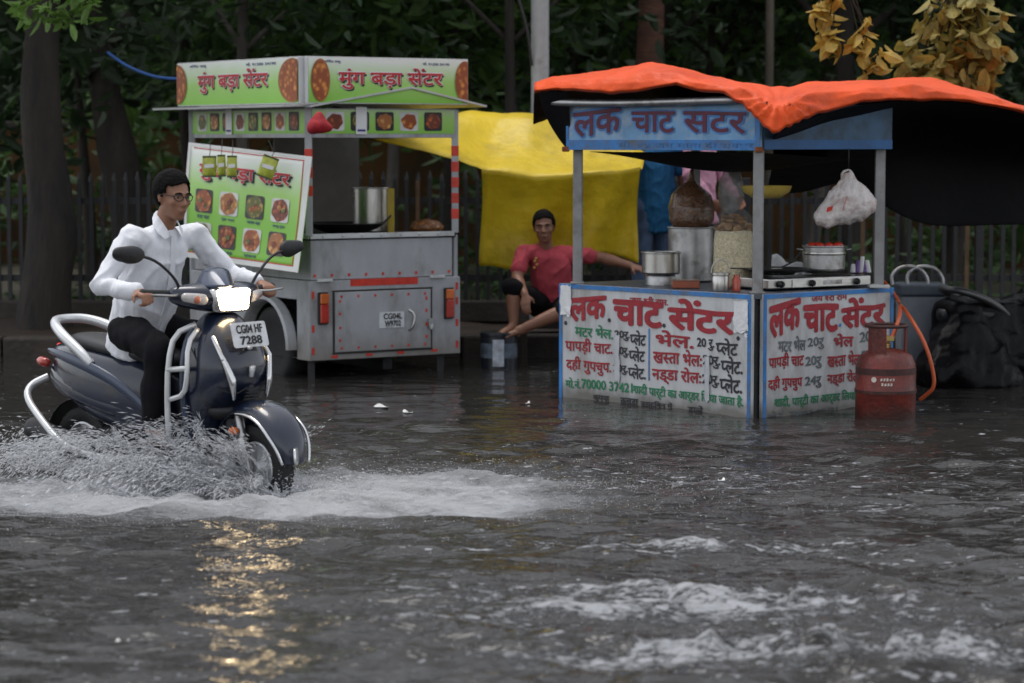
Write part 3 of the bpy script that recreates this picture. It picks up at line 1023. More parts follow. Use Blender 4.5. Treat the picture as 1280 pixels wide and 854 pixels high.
# floor
g.add([C0 + Vector((0, 0, zb + .01)), CR_ + Vector((0, 0, zb + .01)), CB_ + Vector((0, 0, zb + .01)), CL_ + Vector((0, 0, zb + .01))], [(0, 1, 2, 3)], 0)
g.build('body', m_alu, stall, bevel=.006)
g = MB()
cin = (C0 + CB_) / 2
def inset(p, k=.97): return cin + (p - cin) * k
tp = [inset(p) + Vector((0, 0, zt)) for p in (C0, CR_, CB_, CL_)]
bt = [p - Vector((0, 0, .025)) for p in tp]
g.add(bt + tp, [(0, 3, 2, 1), (4, 5, 6, 7), (0, 1, 5, 4), (1, 2, 6, 5), (2, 3, 7, 6), (3, 0, 4, 7)])
g.build('counter_top', m_black, stall, bevel=.004)
g = MB()                                                      # trims: ledge, rails, rivets, chain hooks
rbox(FR, .02, LR - .04, zt - .012, zt + .022, -.065, -.012, 0, g)
rbox(FL, .02, LL - .03, zt - .012, zt + .022, -.065, -.012, 0, g)
for i in range(7):
    g.ball(FR @ Vector((.12 + i * (LR - .3) / 6, zt + .008, -.008)), .010, 0, n=8, m=6)
for u in (.12, LR - .20):
    rbox(FR, u - .06, u + .06, zm - .006, zm + .014, -.002, .022, 0, g)
g.build('trim', m_aluw, stall, bevel=.003)
g = MB()
rbox(FR, .33, LR - .36, zm - .045, zm + .005, .001, .004, 0, g)
for u, v in [(.03, .20), (.03, .36), (.03, .60), (LR - .03, .20), (LR - .03, .36), (LR - .03, .52), (LR - .03, .63)]:
    rbox(FR, u - .010, u + .010, v - .026, v + .026, .0015, .004, 0, g)
for u, v in [(.20, .155), (.48, .157), (.74, .160), (1.02, .163)]:
    rbox(FR, u - .026, u + .026, v - .009, v + .009, .0015, .004, 0, g)
for i in range(9):
    u = .06 + i * (LR - .14) / 8
    rbox(FR, u - .009, u + .009, zm + .026, zm + .046, -.029, -.026, 0, g)
g.build('reflective_tape', m_redtape, stall)
# rear hatch
door = MB()
du0, du1, dv0, dv1 = .20, .985, .185, .615
rbox(FR, du0, du1, dv0, dv1, .002, .014, 0, door)
dob = door.build('rear_hatch', m_alu, stall, bevel=.004)
g = MB()
for (a, b, c, d) in ((du0 - .018, du1 + .018, dv1 + .002, dv1 + .014), (du0 - .018, du1 + .018, dv0 - .014, dv0 - .002), (du0 - .014, du0 - .002, dv0, dv1), (du1 + .002, du1 + .014, dv0, dv1)):
    rbox(FR, a, b, c, d, .001, .008, 0, g)
g.build('hatch_gap', mat('dark_rubber_seal', (.03, .028, .026), .8), dob)
g = MB()
for i in range(6):
    u = du0 + .05 + i * (du1 - du0 - .1) / 5
    rbox(FR, u - .008, u + .008, dv1 - .04, dv1 - .022, .0145, .017, 0, g)
    rbox(FR, u - .008, u + .008, dv0 + .02, dv0 + .036, .0145, .017, 0, g)
for v in (.27, .36, .46, .55):
    rbox(FR, du0 + .03, du0 + .046, v - .009, v + .009, .0145, .017, 0, g)
    rbox(FR, du1 - .046, du1 - .03, v - .012, v + .012, .0145, .017, 0, g)
g.build('tape_spots', m_redtape, dob)
g = MB(); g.tube([FR @ Vector((.80, .47, .015)), FR @ Vector((.825, .45, .05)), FR @ Vector((.83, .40, .055)), FR @ Vector((.81, .34, .05)), FR @ Vector((.80, .32, .015))], .009, 0, 8, smooth=2)
g.build('handle', m_steel, dob, smooth=True)
g = MB(); rbox(FR, .955, 1.0, .33, .40, .012, .034, 0, g); g.tube([FR @ Vector((.965, .36, .03)), FR @ Vector((.975, .31, .045)), FR @ Vector((.985, .36, .03))], .006, 0, 6, smooth=1)
g.build('latch', m_dsteel, dob, bevel=.003)
g = MB()
pu0, pv0 = .555, .345
rbox(FR, pu0, pu0 + .205, pv0, pv0 + .115, .015, .019, 0, g)
letter(g, 'CG04L', FR, (pu0 + .035, pv0 + .064, pu0 + .185, pv0 + .104), 1, .03, .0205)
letter(g, 'W9702', FR, (pu0 + .045, pv0 + .012, pu0 + .175, pv0 + .052), 1, .03, .0205)
g.build('number_plate', [m_platew, m_txtblk], dob)
for u in (.105, LR - .105):
    g = MB(); rbox(FR, u - .040, u + .040, .39, .62, .001, .022, 0, g)
    l = g.build('tail_light', m_black, stall, bevel=.006)
    g = MB(); rbox(FR, u - .033, u + .033, .40, .535, .0225, .045, 0, g); rbox(FR, u - .033, u + .033, .537, .61, .0225, .047, 1, g)
    g.build('lens', [m_lamp, m_lampo], l, bevel=.008)
# wheel under its mudguard
wc = FL @ Vector((uw, .20, -.06))
ax_l = nl
Rw = ax_l.to_track_quat('Z', 'Y').to_matrix()
g = MB()
g.lathe([(.18, -.05), (.255, -.075), (.288, -.06), (.292, 0), (.288, .06), (.255, .075), (.18, .05)], wc, 0, 32, Rw)
wl = g.build('wheel', m_rubber, stall, smooth=True)
g = MB(); g.lathe([(.0, .02), (.05, .035), (.06, .02), (.12, .012), (.165, .045), (.175, .05), (.175, -.05), (.0, -.05)], wc, 0, 28, Rw, caps=False)
g.build('rim', m_dsteel, wl, angle=40)
g = MB()                                                      # mudguard: a curved band proud of the side
rings = []
for i in range(19):
    a = math.radians(0 + 180 * i / 18)
    ring = []
    for (rr_, n_) in ((.335, -.02), (.365, .0), (.372, .075), (.35, .085), (.338, .07), (.325, -.005)):
        ring.append(FL @ Vector((uw + rr_ * math.cos(a), .20 + rr_ * math.sin(a), n_)))
    rings.append(ring)
g.rings(rings, 0)
g.build('mudguard', m_alu, stall, angle=35)
g = MB(); g.beam((C0 + CL_) / 2 + Vector((.05, 0, .06)), (CR_ + CB_) / 2 + Vector((0, 0, .06)), .07, .07); g.beam((C0 + CR_) / 2 + Vector((0, .15, .07)), (CL_ + CB_) / 2 + Vector((0, 0, .07)), .08, .08)
g.build('chassis', m_black, stall)
g = MB()
for p in (inset(C0, .86), inset(CR_, .86)):
    g.box((p.x, p.y, .0), (.05, .05, .24)); g.box((p.x, p.y, GZ + .012), (.12, .12, .016))
g.build('prop_stand', m_black, stall)
# posts
for i, (p, zt2) in enumerate(((C0, 1.94), (CR_, 1.93), (CB_, 1.94), (CL_, 1.94))):
    q = inset(p, .965)
    g = MB(); g.box((q.x, q.y, (zt + zt2) / 2), (.05, .05, zt2 - zt - .02))
    if i < 2:
        for k in range(5 if i else 3):
            z0 = (1.12 + k * .115) if i else (1.30 + k * .13)
            g.box((q.x, q.y, z0 + .04), (.054, .054, .075), 1)
    g.build('post', [m_alu, m_redtape], stall, bevel=.003)
# inner side panel
a, b = inset(CL_, .90), inset(CB_, .90)
F_, L_ = vframe(a + (b - a) * .55, a + (b - a) * 1.22); g = MB(); rbox(F_, 0, L_, zt, 1.75, 0, .012, 0, g); g.build('inner_panel', m_alud, stall)
# fascia boards with food pictures
def fascia(F, L_, u0, name, nf, lab_seed, tilt_out=0):
    g = MB(); rbox(F, u0, L_ - u0, 1.715, 1.925, -.045, -.015, 0, g)
    fb = g.build('fascia', m_alu, stall, bevel=.003)
    g = MB()
    g.sheet([(u0 + .02, 1.745), (L_ - u0 - .02, 1.745), (L_ - u0 - .02, 1.915), (u0 + .02, 1.915)], -.0125, F, 0)
    fi = g.build('printed_strip', m_vinyl, fb); printv(fi, F, 1.70, 2.05)
    g = MB()
    for i in range(nf):
        cu = u0 + .10 + (i + .5) * (L_ - 2 * u0 - .2) / nf
        w = min(.075, (L_ - .2) / nf * .42)
        g.sheet(rrect(cu - w, 1.765, cu + w, 1.90, .015), -.0105, F, 0 if i % 3 else 1)
        pattie(g, cu, 1.832, w * .82, .055, F, 2 + (i + lab_seed) % 4, -.0085, 6 + i % 3, i + 9 * lab_seed)
    g.build('food_pictures', [m_tile, m_tilew] + m_food, fb)
    return fb
fascia(FR, LR, .02, 'rear', 5, 1)
fascia(FL, LL, .02, 'side', 8, 2)
g = MB()
for F, u, w in ((FR, .385, .055), (FL, .62, .06)):
    rbox(F, u, u + w * 1.6, 1.74, 1.935, -.006, -.003, 0, g)
    rbox(F, u + .012, u + w * 1.6 - .012, 1.76, 1.775, -.0028, -.0015, 1, g)
g.build('payment_card', [m_white, m_navy], stall)
# roof: sheet with side awning and a shallow gable over the rear
m_roof = mat('grey_roof_sheet', (.48, .49, .48), .4, metal=.2, var=.12, scale=4, dirt=(.2, .19, .17), dirt_amt=.3)
g = MB()
e0 = FR @ Vector((-.03, 1.935, .10)); e1 = FR @ Vector((LR * .63, 2.075, .10)); e2 = FR @ Vector((LR + .17, 1.945, .10))
b0 = e0 - nr * 2.1; b1 = e1 - nr * 2.1; b2 = e2 - nr * 2.1
g.grid([[e0, e1, e2], [b0, b1, b2]])
s0 = FL @ Vector((-.20, 1.935, .20)); s1 = FL @ Vector((LL + .02, 1.938, .20)); s2 = FL @ Vector((LL + .02, 1.945, -.02)); s3 = FL @ Vector((-.20, 1.945, -.02))
g.add([s0, s1, s2, s3], [(0, 1, 2, 3)])
g.build('roof', m_roof, stall, solid=.014)
# roof signs
def roof_sign(F, u0, u1, v0, v1, n, text_box, small_l, small_r, discs):
    g = MB(); rbox(F, u0, u1, v0, v1, n - .05, n, 0, g)
    s = g.build('sign_board', m_aluw, stall, bevel=.004)
    g = MB(); g.sheet([(u0 + .008, v0 + .008), (u1 - .008, v0 + .008), (u1 - .008, v1 - .008), (u0 + .008, v1 - .008)], n + .002, F, 0)
    fc = g.build('printed_face', m_vinyl, s); printv(fc, F, v0, v1 + .02)
    g = MB()
    x0, y0, x1, y1 = text_box
    letter(g, 'मुंग बड़ा से^टर', F, (x0 + .010, y0 - .012, x1 + .010, y1 - .012), 1, .030, n + .0040)
    letter(g, 'मुंग बड़ा से^टर', F, (x0 - .003, y0 + .001, x1 + .001, y1 + .004), 2, .055, n + .0060)
    letter(g, 'मुंग बड़ा से^टर', F, text_box, 0, .022, n + .0080)
    letter(g, 'विनोद साहू', F, small_l, 3, .012, n + .004)
    letter(g, 'मो. 91200 34190', F, small_r, 3, .012, n + .004)
    g.build('lettering', [m_txtred, m_txtblk, m_white, m_navy], s)
    for cu, ru, rv, half in discs:
        g = MB()
        out = [(min(max(x, u0 + .009), u1 - .009), min(max(y, v0 + .009), v1 - .009)) for x, y in disc(cu, (v0 + v1) / 2, ru, rv, 32)]
        g.sheet(out, n + .0085, F, 0)
        out = [(min(max(x, u0 + .009), u1 - .009), min(max(y, v0 + .009), v1 - .009)) for x, y in disc(cu, (v0 + v1) / 2, ru * .86, rv * .9, 32)]
        g.sheet(out, n + .0105, F, 1)
        g.build('fritter_picture', [mat('printed_crust', (.33, .10, .025), .4, var=.4, scale=30), m_food[0]], s)
    return s
W_ = LR
roof_sign(FR, -.045, W_ + .02, 1.955, 2.285, .085, (.20, 2.06, W_ - .20, 2.21), (.09, 2.238, .22, 2.262), (W_ - .36, 2.235, W_ - .14, 2.258), [(.055, .075, .15, 0), (W_ - .01, .085, .15, 1)])
roof_sign(FL, .0, LL + .03, 1.955, 2.285, .085, (.36, 2.05, LL - .42, 2.215), (.22, 2.238, .50, 2.265), (LL - .75, 2.235, LL - .30, 2.26), [(.02, .15, .15, 0), (LL - .06, .20, .155, 1)])

# menu banner tied across the side
A_, B_, C_, D_ = P(236, 178, 17.95), P(390, 196, 16.80), P(373, 341, 16.72), P(231, 321, 17.85)
t = thing('menu_banner', 'green printed menu banner with rows of food pictures tied to the trailer side', 'banner', (A_ + B_) / 2)
Uv, Vv = (B_ - A_), (A_ - D_)
nB = Uv.cross(Vv).normalized()
def bl(u, v, off=0.0):
    p = (D_ * (1 - u) + C_ * u) * (1 - v) + (A_ * (1 - u) + B_ * u) * v
    return p + nB * (off + .018 * math.sin(u * 5 + 1) * math.sin(v * 3.3))
class Bil:
    """Bilinear banner surface used like a frame."""
    def __matmul__(s, q): return bl(q[0], q[1], q[2])
BF = Bil()
g = MB(); rows = [[bl(u, v) for u in np.linspace(0, 1, 17)] for v in np.linspace(0, 1, 13)]
g.grid(rows); ban = g.build('cloth', m_vinyl, t, smooth=True, solid=.004, recalc=False)
at = ban.data.attributes.new('printv', 'FLOAT', 'POINT')
at.data.foreach_set('value', [max(0, (v - .45) * 1.7 + .12) for v in np.linspace(0, 1, 13) for _ in range(17)])
g = MB()
def bsheet(out, off, mi):
    g.add([bl(u, v, off) for u, v in out], [tuple(range(len(out)))], mi)
def bstrip(u0, v0, u1, v1, off, mi, n=10):
    for i in range(n):
        if abs(u1 - u0) > abs(v1 - v0):
            a, b = u0 + (u1 - u0) * i / n, u0 + (u1 - u0) * (i + 1) / n
            bsheet([(a, v0), (b, v0), (b, v1), (a, v1)], off, mi)
        else:
            a, b = v0 + (v1 - v0) * i / n, v0 + (v1 - v0) * (i + 1) / n
            bsheet([(u0, a), (u1, a), (u1, b), (u0, b)], off, mi)
bstrip(0, 0, 1, .045, .004, 0); bstrip(0, .0, .025, 1, .0041, 0); bstrip(.955, 0, 1, 1, .0042, 0); bstrip(0, .975, 1, 1, .0043, 0)
bstrip(.03, .045, .95, .055, .005, 1); bstrip(.05, .955, .95, .964, .005, 1); bstrip(.94, .05, .947, .96, .005, 1)
g.build('border', [m_vborder, m_txtred], t)
g = MB()
letter(g, 'मुंग बड़ा से^टर', BF, (.135, .675, .865, .845), 1, .035, .006)
letter(g, 'मुंग बड़ा से^टर', BF, (.117, .690, .850, .868), 2, .055, .0080)
letter(g, 'मुंग बड़ा से^टर', BF, (.120, .690, .850, .865), 0, .028, .0100)
caps = ['चना चाट', 'मुंग बड़ा', 'पालक बड़ा', 'आलू गुंडा', 'मिर्च', 'साबु बड़ा', 'प्याज', 'समोसा']
for r in range(2):
    for c in range(4):
        u = .10 + c * .205
        v = (.60 if r == 0 else .31)
        if not (r == 1 and c == 3):
            letter(g, caps[r * 4 + c], BF, (u + .02, v - .245, u + .125, v - .215), 3, .01, .006)
g.build('lettering', [m_txtred, m_txtblk, m_white, m_navy], t)
g = MB()
for r in range(2):
    for c in range(4):
        u = .10 + c * .205
        v = (.60 if r == 0 else .31)
        g.add([bl(a, b, .006) for a, b in rrect(u, v - .195, u + .145, v + .01, .02)], [tuple(range(20))], (c + r) % 2)
        k = 2 + (c * 3 + r * 2) % 4
        rg = random.Random(c + 7 * r)
        out = [(u + .0725 + .067 * (1 + .06 * math.sin(5 * a + c)) * math.cos(a), v - .092 + .096 * (1 + .06 * math.sin(6 * a + r)) * math.sin(a)) for a in np.linspace(0, 6.283, 24, endpoint=False)]
        g.add([bl(a, b, .008) for a, b in out], [tuple(range(24))], k)
        for q in range(5):
            a = rg.uniform(0, 6.28); rr_ = rg.uniform(.01, .035)
            cu, cv = u + .0725 + rr_ * math.cos(a), v - .092 + 1.4 * rr_ * math.sin(a)
            g.add([bl(x, y, .0085 + q * .0012) for x, y in disc(cu, cv, .018, .024, 10)], [tuple(range(10))], 2 + (k + q) % 4)
g.build('food_pictures', [m_tile, m_tilew] + m_food, t)
# packets hung in front of the banner
m_pack = mat('green_yellow_packet', (.42, .46, .06), .3, var=.45, scale=16, bump=.4, bscale=30)
m_packe = mat('dark_packet_edge', (.05, .07, .03), .4)
for i, (px, py, w, h, rot) in enumerate(((262, 208, 17, 26, 0), (277, 207, 10, 27, .02), (290, 208, 12, 27, -.02), (335, 209, 20, 28, -.35))):
    d = 17.25 - .2 * (i / 3) if i < 3 else 16.9
    c = P(px, py, d)
    lab = ['widest green snack packet at the end of the row before the banner', 'narrow green snack packet hanging second in the row', 'green snack packet third in the row of hanging packets', 'crooked green snack packet hanging apart from the others on the banner'][i]
    t = thing('snack_packet', lab, 'packet', c, group='snack packets hung over the menu banner')
    W, H = w / FPX * d, h / FPX * d
    Rm = basis((math.cos(rot), 0, math.sin(rot)), (-math.sin(rot), 0, math.cos(rot)), (0, -1, 0), c)
    g = MB()
    rows = []
    for v in np.linspace(-.5, .5, 9):
        row = []
        for u in np.linspace(-.5, .5, 9):
            row.append(Rm @ Vector((u * W, v * H, .018 * max(0, (1 - (2 * u) ** 2) * (1 - (2 * v) ** 2)) + .002 * math.sin(u * 20 + v * 14))))
        rows.append(row)
    g.grid(rows)
    g.build('pouch', m_pack, t, smooth=True, solid=.006)
    g = MB()
    g.add([Rm @ Vector((u * W, v * H, .0225)) for u, v in ((-.36, -.08), (.36, -.05), (.36, .12), (-.36, .09))], [(0, 1, 2, 3)], 1)
    for v in (-.48, .46):
        g.box(Rm @ Vector((0, v * H, 0)), (W, .012, .02), 0, Rm.to_3x3())
    g.build('print', [m_packe, m_white], t)
    g = MB(); g.tube([Rm @ Vector((0, H * .46, 0)), Rm @ Vector((.005, H * .7, 0)), c + Vector((0, .06, H * .5 + .11))], .003, 0, 5); g.build('string', m_black, t)
# things on and about the trailer
def pot(name, label, cat, c, r, h, m, flare=1.0, rim=True, n=32, group=None, wall=.004, handles=False):
    t = thing(name, label, cat, c, group=group)
    g = MB(); g.lathe([(r * .92, 0), (r, .012), (r * flare, h), (r * flare - wall, h), (r - wall, .02), (0.001, .02)], c, 0, n)
    g.build('bowl' if flare > 1.05 else 'wall', m, t, angle=35)
    if rim:
        g = MB(); g.tube([Vector(c) + Vector((r * flare * math.cos(a), r * flare * math.sin(a), h)) for a in np.linspace(0, 6.283, 40, endpoint=False)], .007, 0, 6, closed=True); g.build('rim', m, t, smooth=True)
    if handles:
        for s in (-1, 1):
            g = MB(); g.tube([Vector(c) + Vector((s * r * flare, -.03, h * .85)), Vector(c) + Vector((s * (r * flare + .035), -.02, h * .88)), Vector(c) + Vector((s * (r * flare + .035), .02, h * .88)), Vector(c) + Vector((s * r * flare, .03, h * .85))], .006, 0, 6, smooth=1)
            g.build('handle', m, t, smooth=True)
    return t
zc = zt + .002
d = 18.0
pot('steel_pot', 'tall stainless steel pot on the green stall counter', 'pot', (xat(464, d), d, zc), .14, .33, m_steel)
g = MB(); g.box((xat(485, 18.05) + .03, 17.86, zc + .165), (.05, .02, .33)); tag(g.build('oil_tin_strip', mat('yellow_tin', (.42, .30, .01), .4), bevel=.004), 'narrow yellow tin standing against the tall steel pot', 'tin')
c = (xat(432, 17.75), 17.75, zc)
t = thing('frying_pan', 'wide black frying pan on the green stall counter', 'pan', c)
g = MB(); g.lathe([(.13, 0), (.23, .035), (.29, .075), (.285, .08), (.22, .045), (.001, .02)], c, 0, 32); g.build('bowl', m_black, t, angle=40)
for s in (-1, 1):
    g = MB(); g.tube([Vector(c) + Vector((s * .27, -.05, .07)), Vector(c) + Vector((s * .33, -.04, .13)), Vector(c) + Vector((s * .33, .04, .13)), Vector(c) + Vector((s * .27, .05, .07))], .008, 0, 6, smooth=2); g.build('handle', m_black, t, smooth=True)
c = Vector((xat(533, 17.95), 17.95, zc))
g = MB(); g.lathe([(.08, 0), (.125, .02), (.13, .045), (.09, .085), (.03, .095), (.001, .095)], c, 0, 24)
for i in range(26):
    a = R_.uniform(0, 6.28); q = R_.uniform(0, .1)
    g.ball(c + Vector((q * math.cos(a), q * math.sin(a), .085 - q * .35)), R_.uniform(.014, .022), 0, n=8, m=6)
tag(g.build('fried_snack_heap', food_mat('fried_brown', (.16, .06, .02), (.40, .20, .07), 30), smooth=True), 'low heap of brown fried snacks on the green stall counter', 'snack')
c = P(399, 156, 16.82)
g = MB(); g.hull([(c, (.075, .06, .05)), (c + Vector((-.05, 0, -.02)), .04), (c + Vector((.07, 0, -.015)), .035)], 0); g.hull([(c + Vector((0, 0, .03)), .045), (c + Vector((.0, 0, .075)), .018)], 0)
g = remeshed(g, .008, 3, lambda p: .012 * noise3(p, 22, 2))
tag(g.build('cloth_bundle', mat('crimson_cloth', (.36, .012, .02), .7, var=.3, scale=14, bump=.3), smooth=True), 'small knotted red cloth bundle hung under the green stall roof corner', 'cloth')

# ================================================================== blue and white snack stall
CLc, CFc, CRc = Vector((xat(700, 15.85), 15.85, 0)), Vector((xat(941, 14.68), 14.68, 0)), Vector((xat(1119, 15.42), 15.42, 0))
CF2 = Vector((xat(956, 14.70), 14.70, 0))
CBc = CLc + CRc - CFc + Vector((.1, 0, 0))
zk = .755
m_blue = mat('blue_enamel', (.035, .20, .52), .45, var=.25, scale=9, dirt=(.11, .12, .13), dirt_amt=.55)
m_bluel = mat('light_blue_enamel', (.16, .34, .56), .5, var=.25, scale=5, dirt=(.42, .45, .47), dirt_amt=.55)
m_board = stain(mat('hand_painted_white', (.56, .57, .58), .5, var=.10, scale=4, dirt=(.27, .255, .24), dirt_amt=.5, stretch=(1, 1, .3)), .14, .24, (.13, .12, .10))
m_hred = mat('sign_red', (.33, .02, .03), .5, var=.2, scale=20)
m_hgrn = mat('sign_green', (.02, .20, .09), .5, var=.25, scale=20)
m_hblk = mat('sign_black', (.025, .025, .035), .5, var=.3, scale=20)
m_hmar = mat('sign_maroon', (.10, .012, .035), .5, var=.3, scale=14)
m_paper = mat('white_paper_patch', (.72, .73, .74), .6, var=.1, scale=14, bump=.2)
m_post = mat('grey_angle_post', (.30, .30, .30), .5, metal=.2, var=.2, scale=7, dirt=(.16, .14, .12), dirt_amt=.3)
chat = thing('snack_stall', 'blue and white hand painted snack stall standing in the water under an orange tarpaulin', 'food stall', (CLc + CRc) / 2 + Vector((0, 0, GZ)))
F1, L1 = vframe(CLc, CFc)
F2, L2 = vframe(CF2, CRc)
H0 = GZ + .01
def counter_panel(F, L_):
    g = MB(); rbox(F, 0, L_, H0, zk, -.03, 0, 0, g)
    p = g.build('front_panel', m_board, chat, bevel=.003)
    g = MB()
    w = .026
    rbox(F, 0, w, H0, zk, .001, .006, 0, g); rbox(F, L_ - w, L_, H0, zk, .001, .006, 0, g); rbox(F, w + .001, L_ - w - .001, zk - w * 1.1, zk - .001, .001, .0055, 0, g)
    g.build('blue_border', m_blue, p)
    return p
pA, pB = counter_panel(F1, L1), counter_panel(F2, L2)
def U(u): return u * L1
def Vv_(v): return zk - v * .775
def put(s, u0, v0, u1, v1, mi, b=.028, tilt=0, jit=.02, off=.0035):
    letter(g, s, F1, (U(u0), Vv_(v1), U(u1), Vv_(v0)), mi, b, off, tilt, False, jit)
PL = 'प~लेट'
g = MB()
put('जय श~री राम.', .385, .065, .585, .130, 0, .03)
put('लक', .060, .135, .255, .315, 0, .042, .12)
put('चाट', .300, .115, .555, .305, 0, .042, -.01)
put('से^टर', .590, .075, .915, .315, 0, .042, -.02)
for u, v in ((.275, .285), (.565, .295), (.938, .355), (.035, .335)):
    g.sheet(disc(U(u), Vv_(v), .014, .014, 10), .0035, F1, 2)
put('मटर भेल.', .088, .335, .295, .440, 1)
put('20रु.', .305, .365, .385, .445, 2, .03); put(PL, .388, .355, .470, .475, 2)
put('भेल.', .525, .335, .715, .465, 0)
put('20 रु.', .735, .375, .820, .470, 2, .03); put(PL, .830, .365, .935, .495, 2)
put('पापड़ी चाट.', .035, .455, .292, .590, 0)
put('20रु.', .308, .500, .380, .585, 2, .03); put(PL, .382, .490, .465, .610, 2)
put('खस~ता भेल:', .510, .480, .758, .605, 0)
put('20रु.', .765, .510, .850, .610, 2, .03); put(PL + '.', .855, .505, .960, .640, 2)
put('दही गुपचुप.', .040, .615, .285, .755, 0)
put('20रु.', .298, .650, .375, .730, 2, .03); put(PL + '.', .378, .635, .470, .755, 2)
put('नड्डा रोल:', .505, .625, .755, .775, 0)
put('20रु.', .762, .665, .845, .765, 2, .03); put(PL + '.', .850, .650, .958, .795, 2)
g.sheet([(U(.484), Vv_(.76)), (U(.491), Vv_(.76)), (U(.491), Vv_(.33)), (U(.484), Vv_(.33))], .003, F1, 3)
put('मो.नं.', .036, .800, .118, .885, 1, .03); put('70000 37421', .125, .800, .400, .875, 1, .03)
put('शादी पार्टी का आर्डर िलया जाता है.', .405, .790, .965, .900, 1, .03, -.015)
put('कृपया', .190, .925, .275, .985, 2, .025); put('कचडा', .338, .925, .430, .985, 2, .025); put('डस्टिबन में', .445, .925, .61, .985, 2, .025); put('डालें', .690, .925, .765, .985, 2, .025)
g.build('lettering', [m_hred, m_hgrn, m_hblk, m_blue], pA)
g = MB()
def torn(F, u0, v0, u1, v1, off, sd):
    rg = random.Random(sd); n = 7
    o = [(u0 + (u1 - u0) * i / n, v0 + rg.uniform(-.012, .012)) for i in range(n + 1)]
    o += [(u1 + rg.uniform(-.006, .006), v0 + (v1 - v0) * i / n) for i in range(1, n)]
    o += [(u1 - (u1 - u0) * i / n, v1 + rg.uniform(-.008, .008)) for i in range(n + 1)]
    o += [(u0 + rg.uniform(-.006, .006), v1 - (v1 - v0) * i / n) for i in range(1, n)]
    g.add([F @ Vector((a, b, off + .006 * rg.random())) for a, b in o], [tuple(range(len(o)))])
for q_ in ((U(.010), Vv_(.265), U(.068), Vv_(.015), .0075, 3), (U(.918), Vv_(.300), U(.990), Vv_(.055), .0075, 4), (U(.972), Vv_(.345), U(.986), Vv_(.305), .0078, 9)):
    g = MB(); torn(F1, *q_); g.build('paper_patch', m_paper, pA)
for q_ in ((U(.306), Vv_(.80), U(.334), Vv_(.40), .0055, 5), (U(.775), Vv_(.88), U(.800), Vv_(.52), .0055, 6)):
    g = MB(); torn(F1, *q_); g.build('pale_strip', mat('pale_strip_white', (.50, .51, .54), .35, var=.12, scale=12), pA)  # pale upright strips with ragged edges over the lettering
def put2(s, x0, y0, x1, y1, mi, b=.03, tilt=0):
    u0, u1 = (x0 - 95) / 570 * L2, (x1 - 95) / 570 * L2
    tp0 = 265 - 50 * ((x0 + x1) / 2 - 95) / 570
    letter(g, s, F2, (u0, zk - (y1 - tp0) / 525 * .775, u1, zk - (y0 - tp0) / 525 * .775), mi, b, .0035, tilt, False, .03)
g = MB()
put2('जय श~री राम', 300, 246, 455, 282, 0, .025)
put2('लक', 122, 320, 250, 440, 0, .045, .22); put2('चाट', 268, 305, 415, 410, 0, .045); put2('से^टर', 435, 270, 625, 392, 0, .045, .02)
for u, v in ((.58, .285), (.93, .30)):
    g.sheet(disc(u * L2, zk - v * .775, .012, .012, 10), .0035, F2, 3)
put2('मटर भेल', 160, 440, 275, 500, 4); put2('20रु', 285, 440, 355, 490, 4, .02); put2('भेल', 400, 420, 485, 478, 0); put2('20रु', 515, 410, 590, 470, 4, .02)
put2('पापड़ी चाट', 120, 508, 268, 575, 0); put2('20रु', 276, 520, 345, 572, 4, .03); put2('खस~ता भेल', 372, 498, 515, 560, 0); put2('20रु', 525, 490, 600, 545, 4, .02)
put2('दही गुपचुप', 118, 602, 262, 668, 0); put2('24रु', 275, 605, 345, 655, 4, .03); put2('नड्डा रोल', 372, 580, 512, 645, 0); put2('20रु', 522, 575, 600, 630, 4, .02)
put2('शादी, पार्टी का आर्डर िलया जाता है', 145, 672, 600, 728, 1, .03)
put2('मो.नं. 70000 37421', 118, 742, 420, 782, 4, .02)
g.build('lettering', [m_hred, m_hgrn, m_hblk, m_blue, mat('faded_sign_grey', (.12, .14, .15), .6, var=.4, scale=12)], pB)
# far panels, shelf and counter top
g = MB()
F3, L3 = vframe(CRc, CBc); rbox(F3, .02, L3 - .02, H0, zk - .004, -.03, 0, 0, g)
F4, L4 = vframe(CBc, CLc); rbox(F4, .02, L4 - .02, H0, zk - .004, -.03, 0, 0, g)
g.add([CFc + Vector((.0, .05, H0)), CF2 + Vector((0, .05, H0)), CF2 + Vector((0, .05, zk - .02)), CFc + Vector((0, .05, zk - .02))], [(0, 1, 2, 3)], 1)
g.build('rear_panel', [m_blue, m_black], chat)
g = MB()
tp = [p + Vector((0, 0, zk + .002)) for p in (CLc, CFc, CF2, CRc, CBc)]
ctr = sum((p for p in tp), Vector()) / 5
tp = [ctr + (p - ctr) * .985 for p in tp]
bt = [p - Vector((0, 0, .03)) for p in tp]
g.add(bt + tp, [(4, 3, 2, 1, 0), (5, 6, 7, 8, 9)] + [(i, (i + 1) % 5, 5 + (i + 1) % 5, 5 + i) for i in range(5)])
g.build('counter_top', mat('greasy_counter', (.07, .08, .10), .4, var=.4, scale=5), chat)
PLp, PFp, PRp, PBp = [Vector((xat(px, d), d, 0)) for px, d in ((722, 15.78), (948, 14.78), (1100, 15.45), (869, 16.55))]
for p in (PLp, PFp, PRp, PBp):
    g = MB(); w = .058
    g.box((p.x, p.y, (zk + 1.68) / 2), (w, w * .8, 1.68 - zk)); g.box((p.x + w * .5 + .003, p.y + .003, (zk + 1.68) / 2), (.006, w * .7, 1.68 - zk - .01))
    g.box((p.x, p.y, zk + .008), (w * 1.5, w * 1.3, .012))
    g.build('post', m_post, chat, bevel=.004)
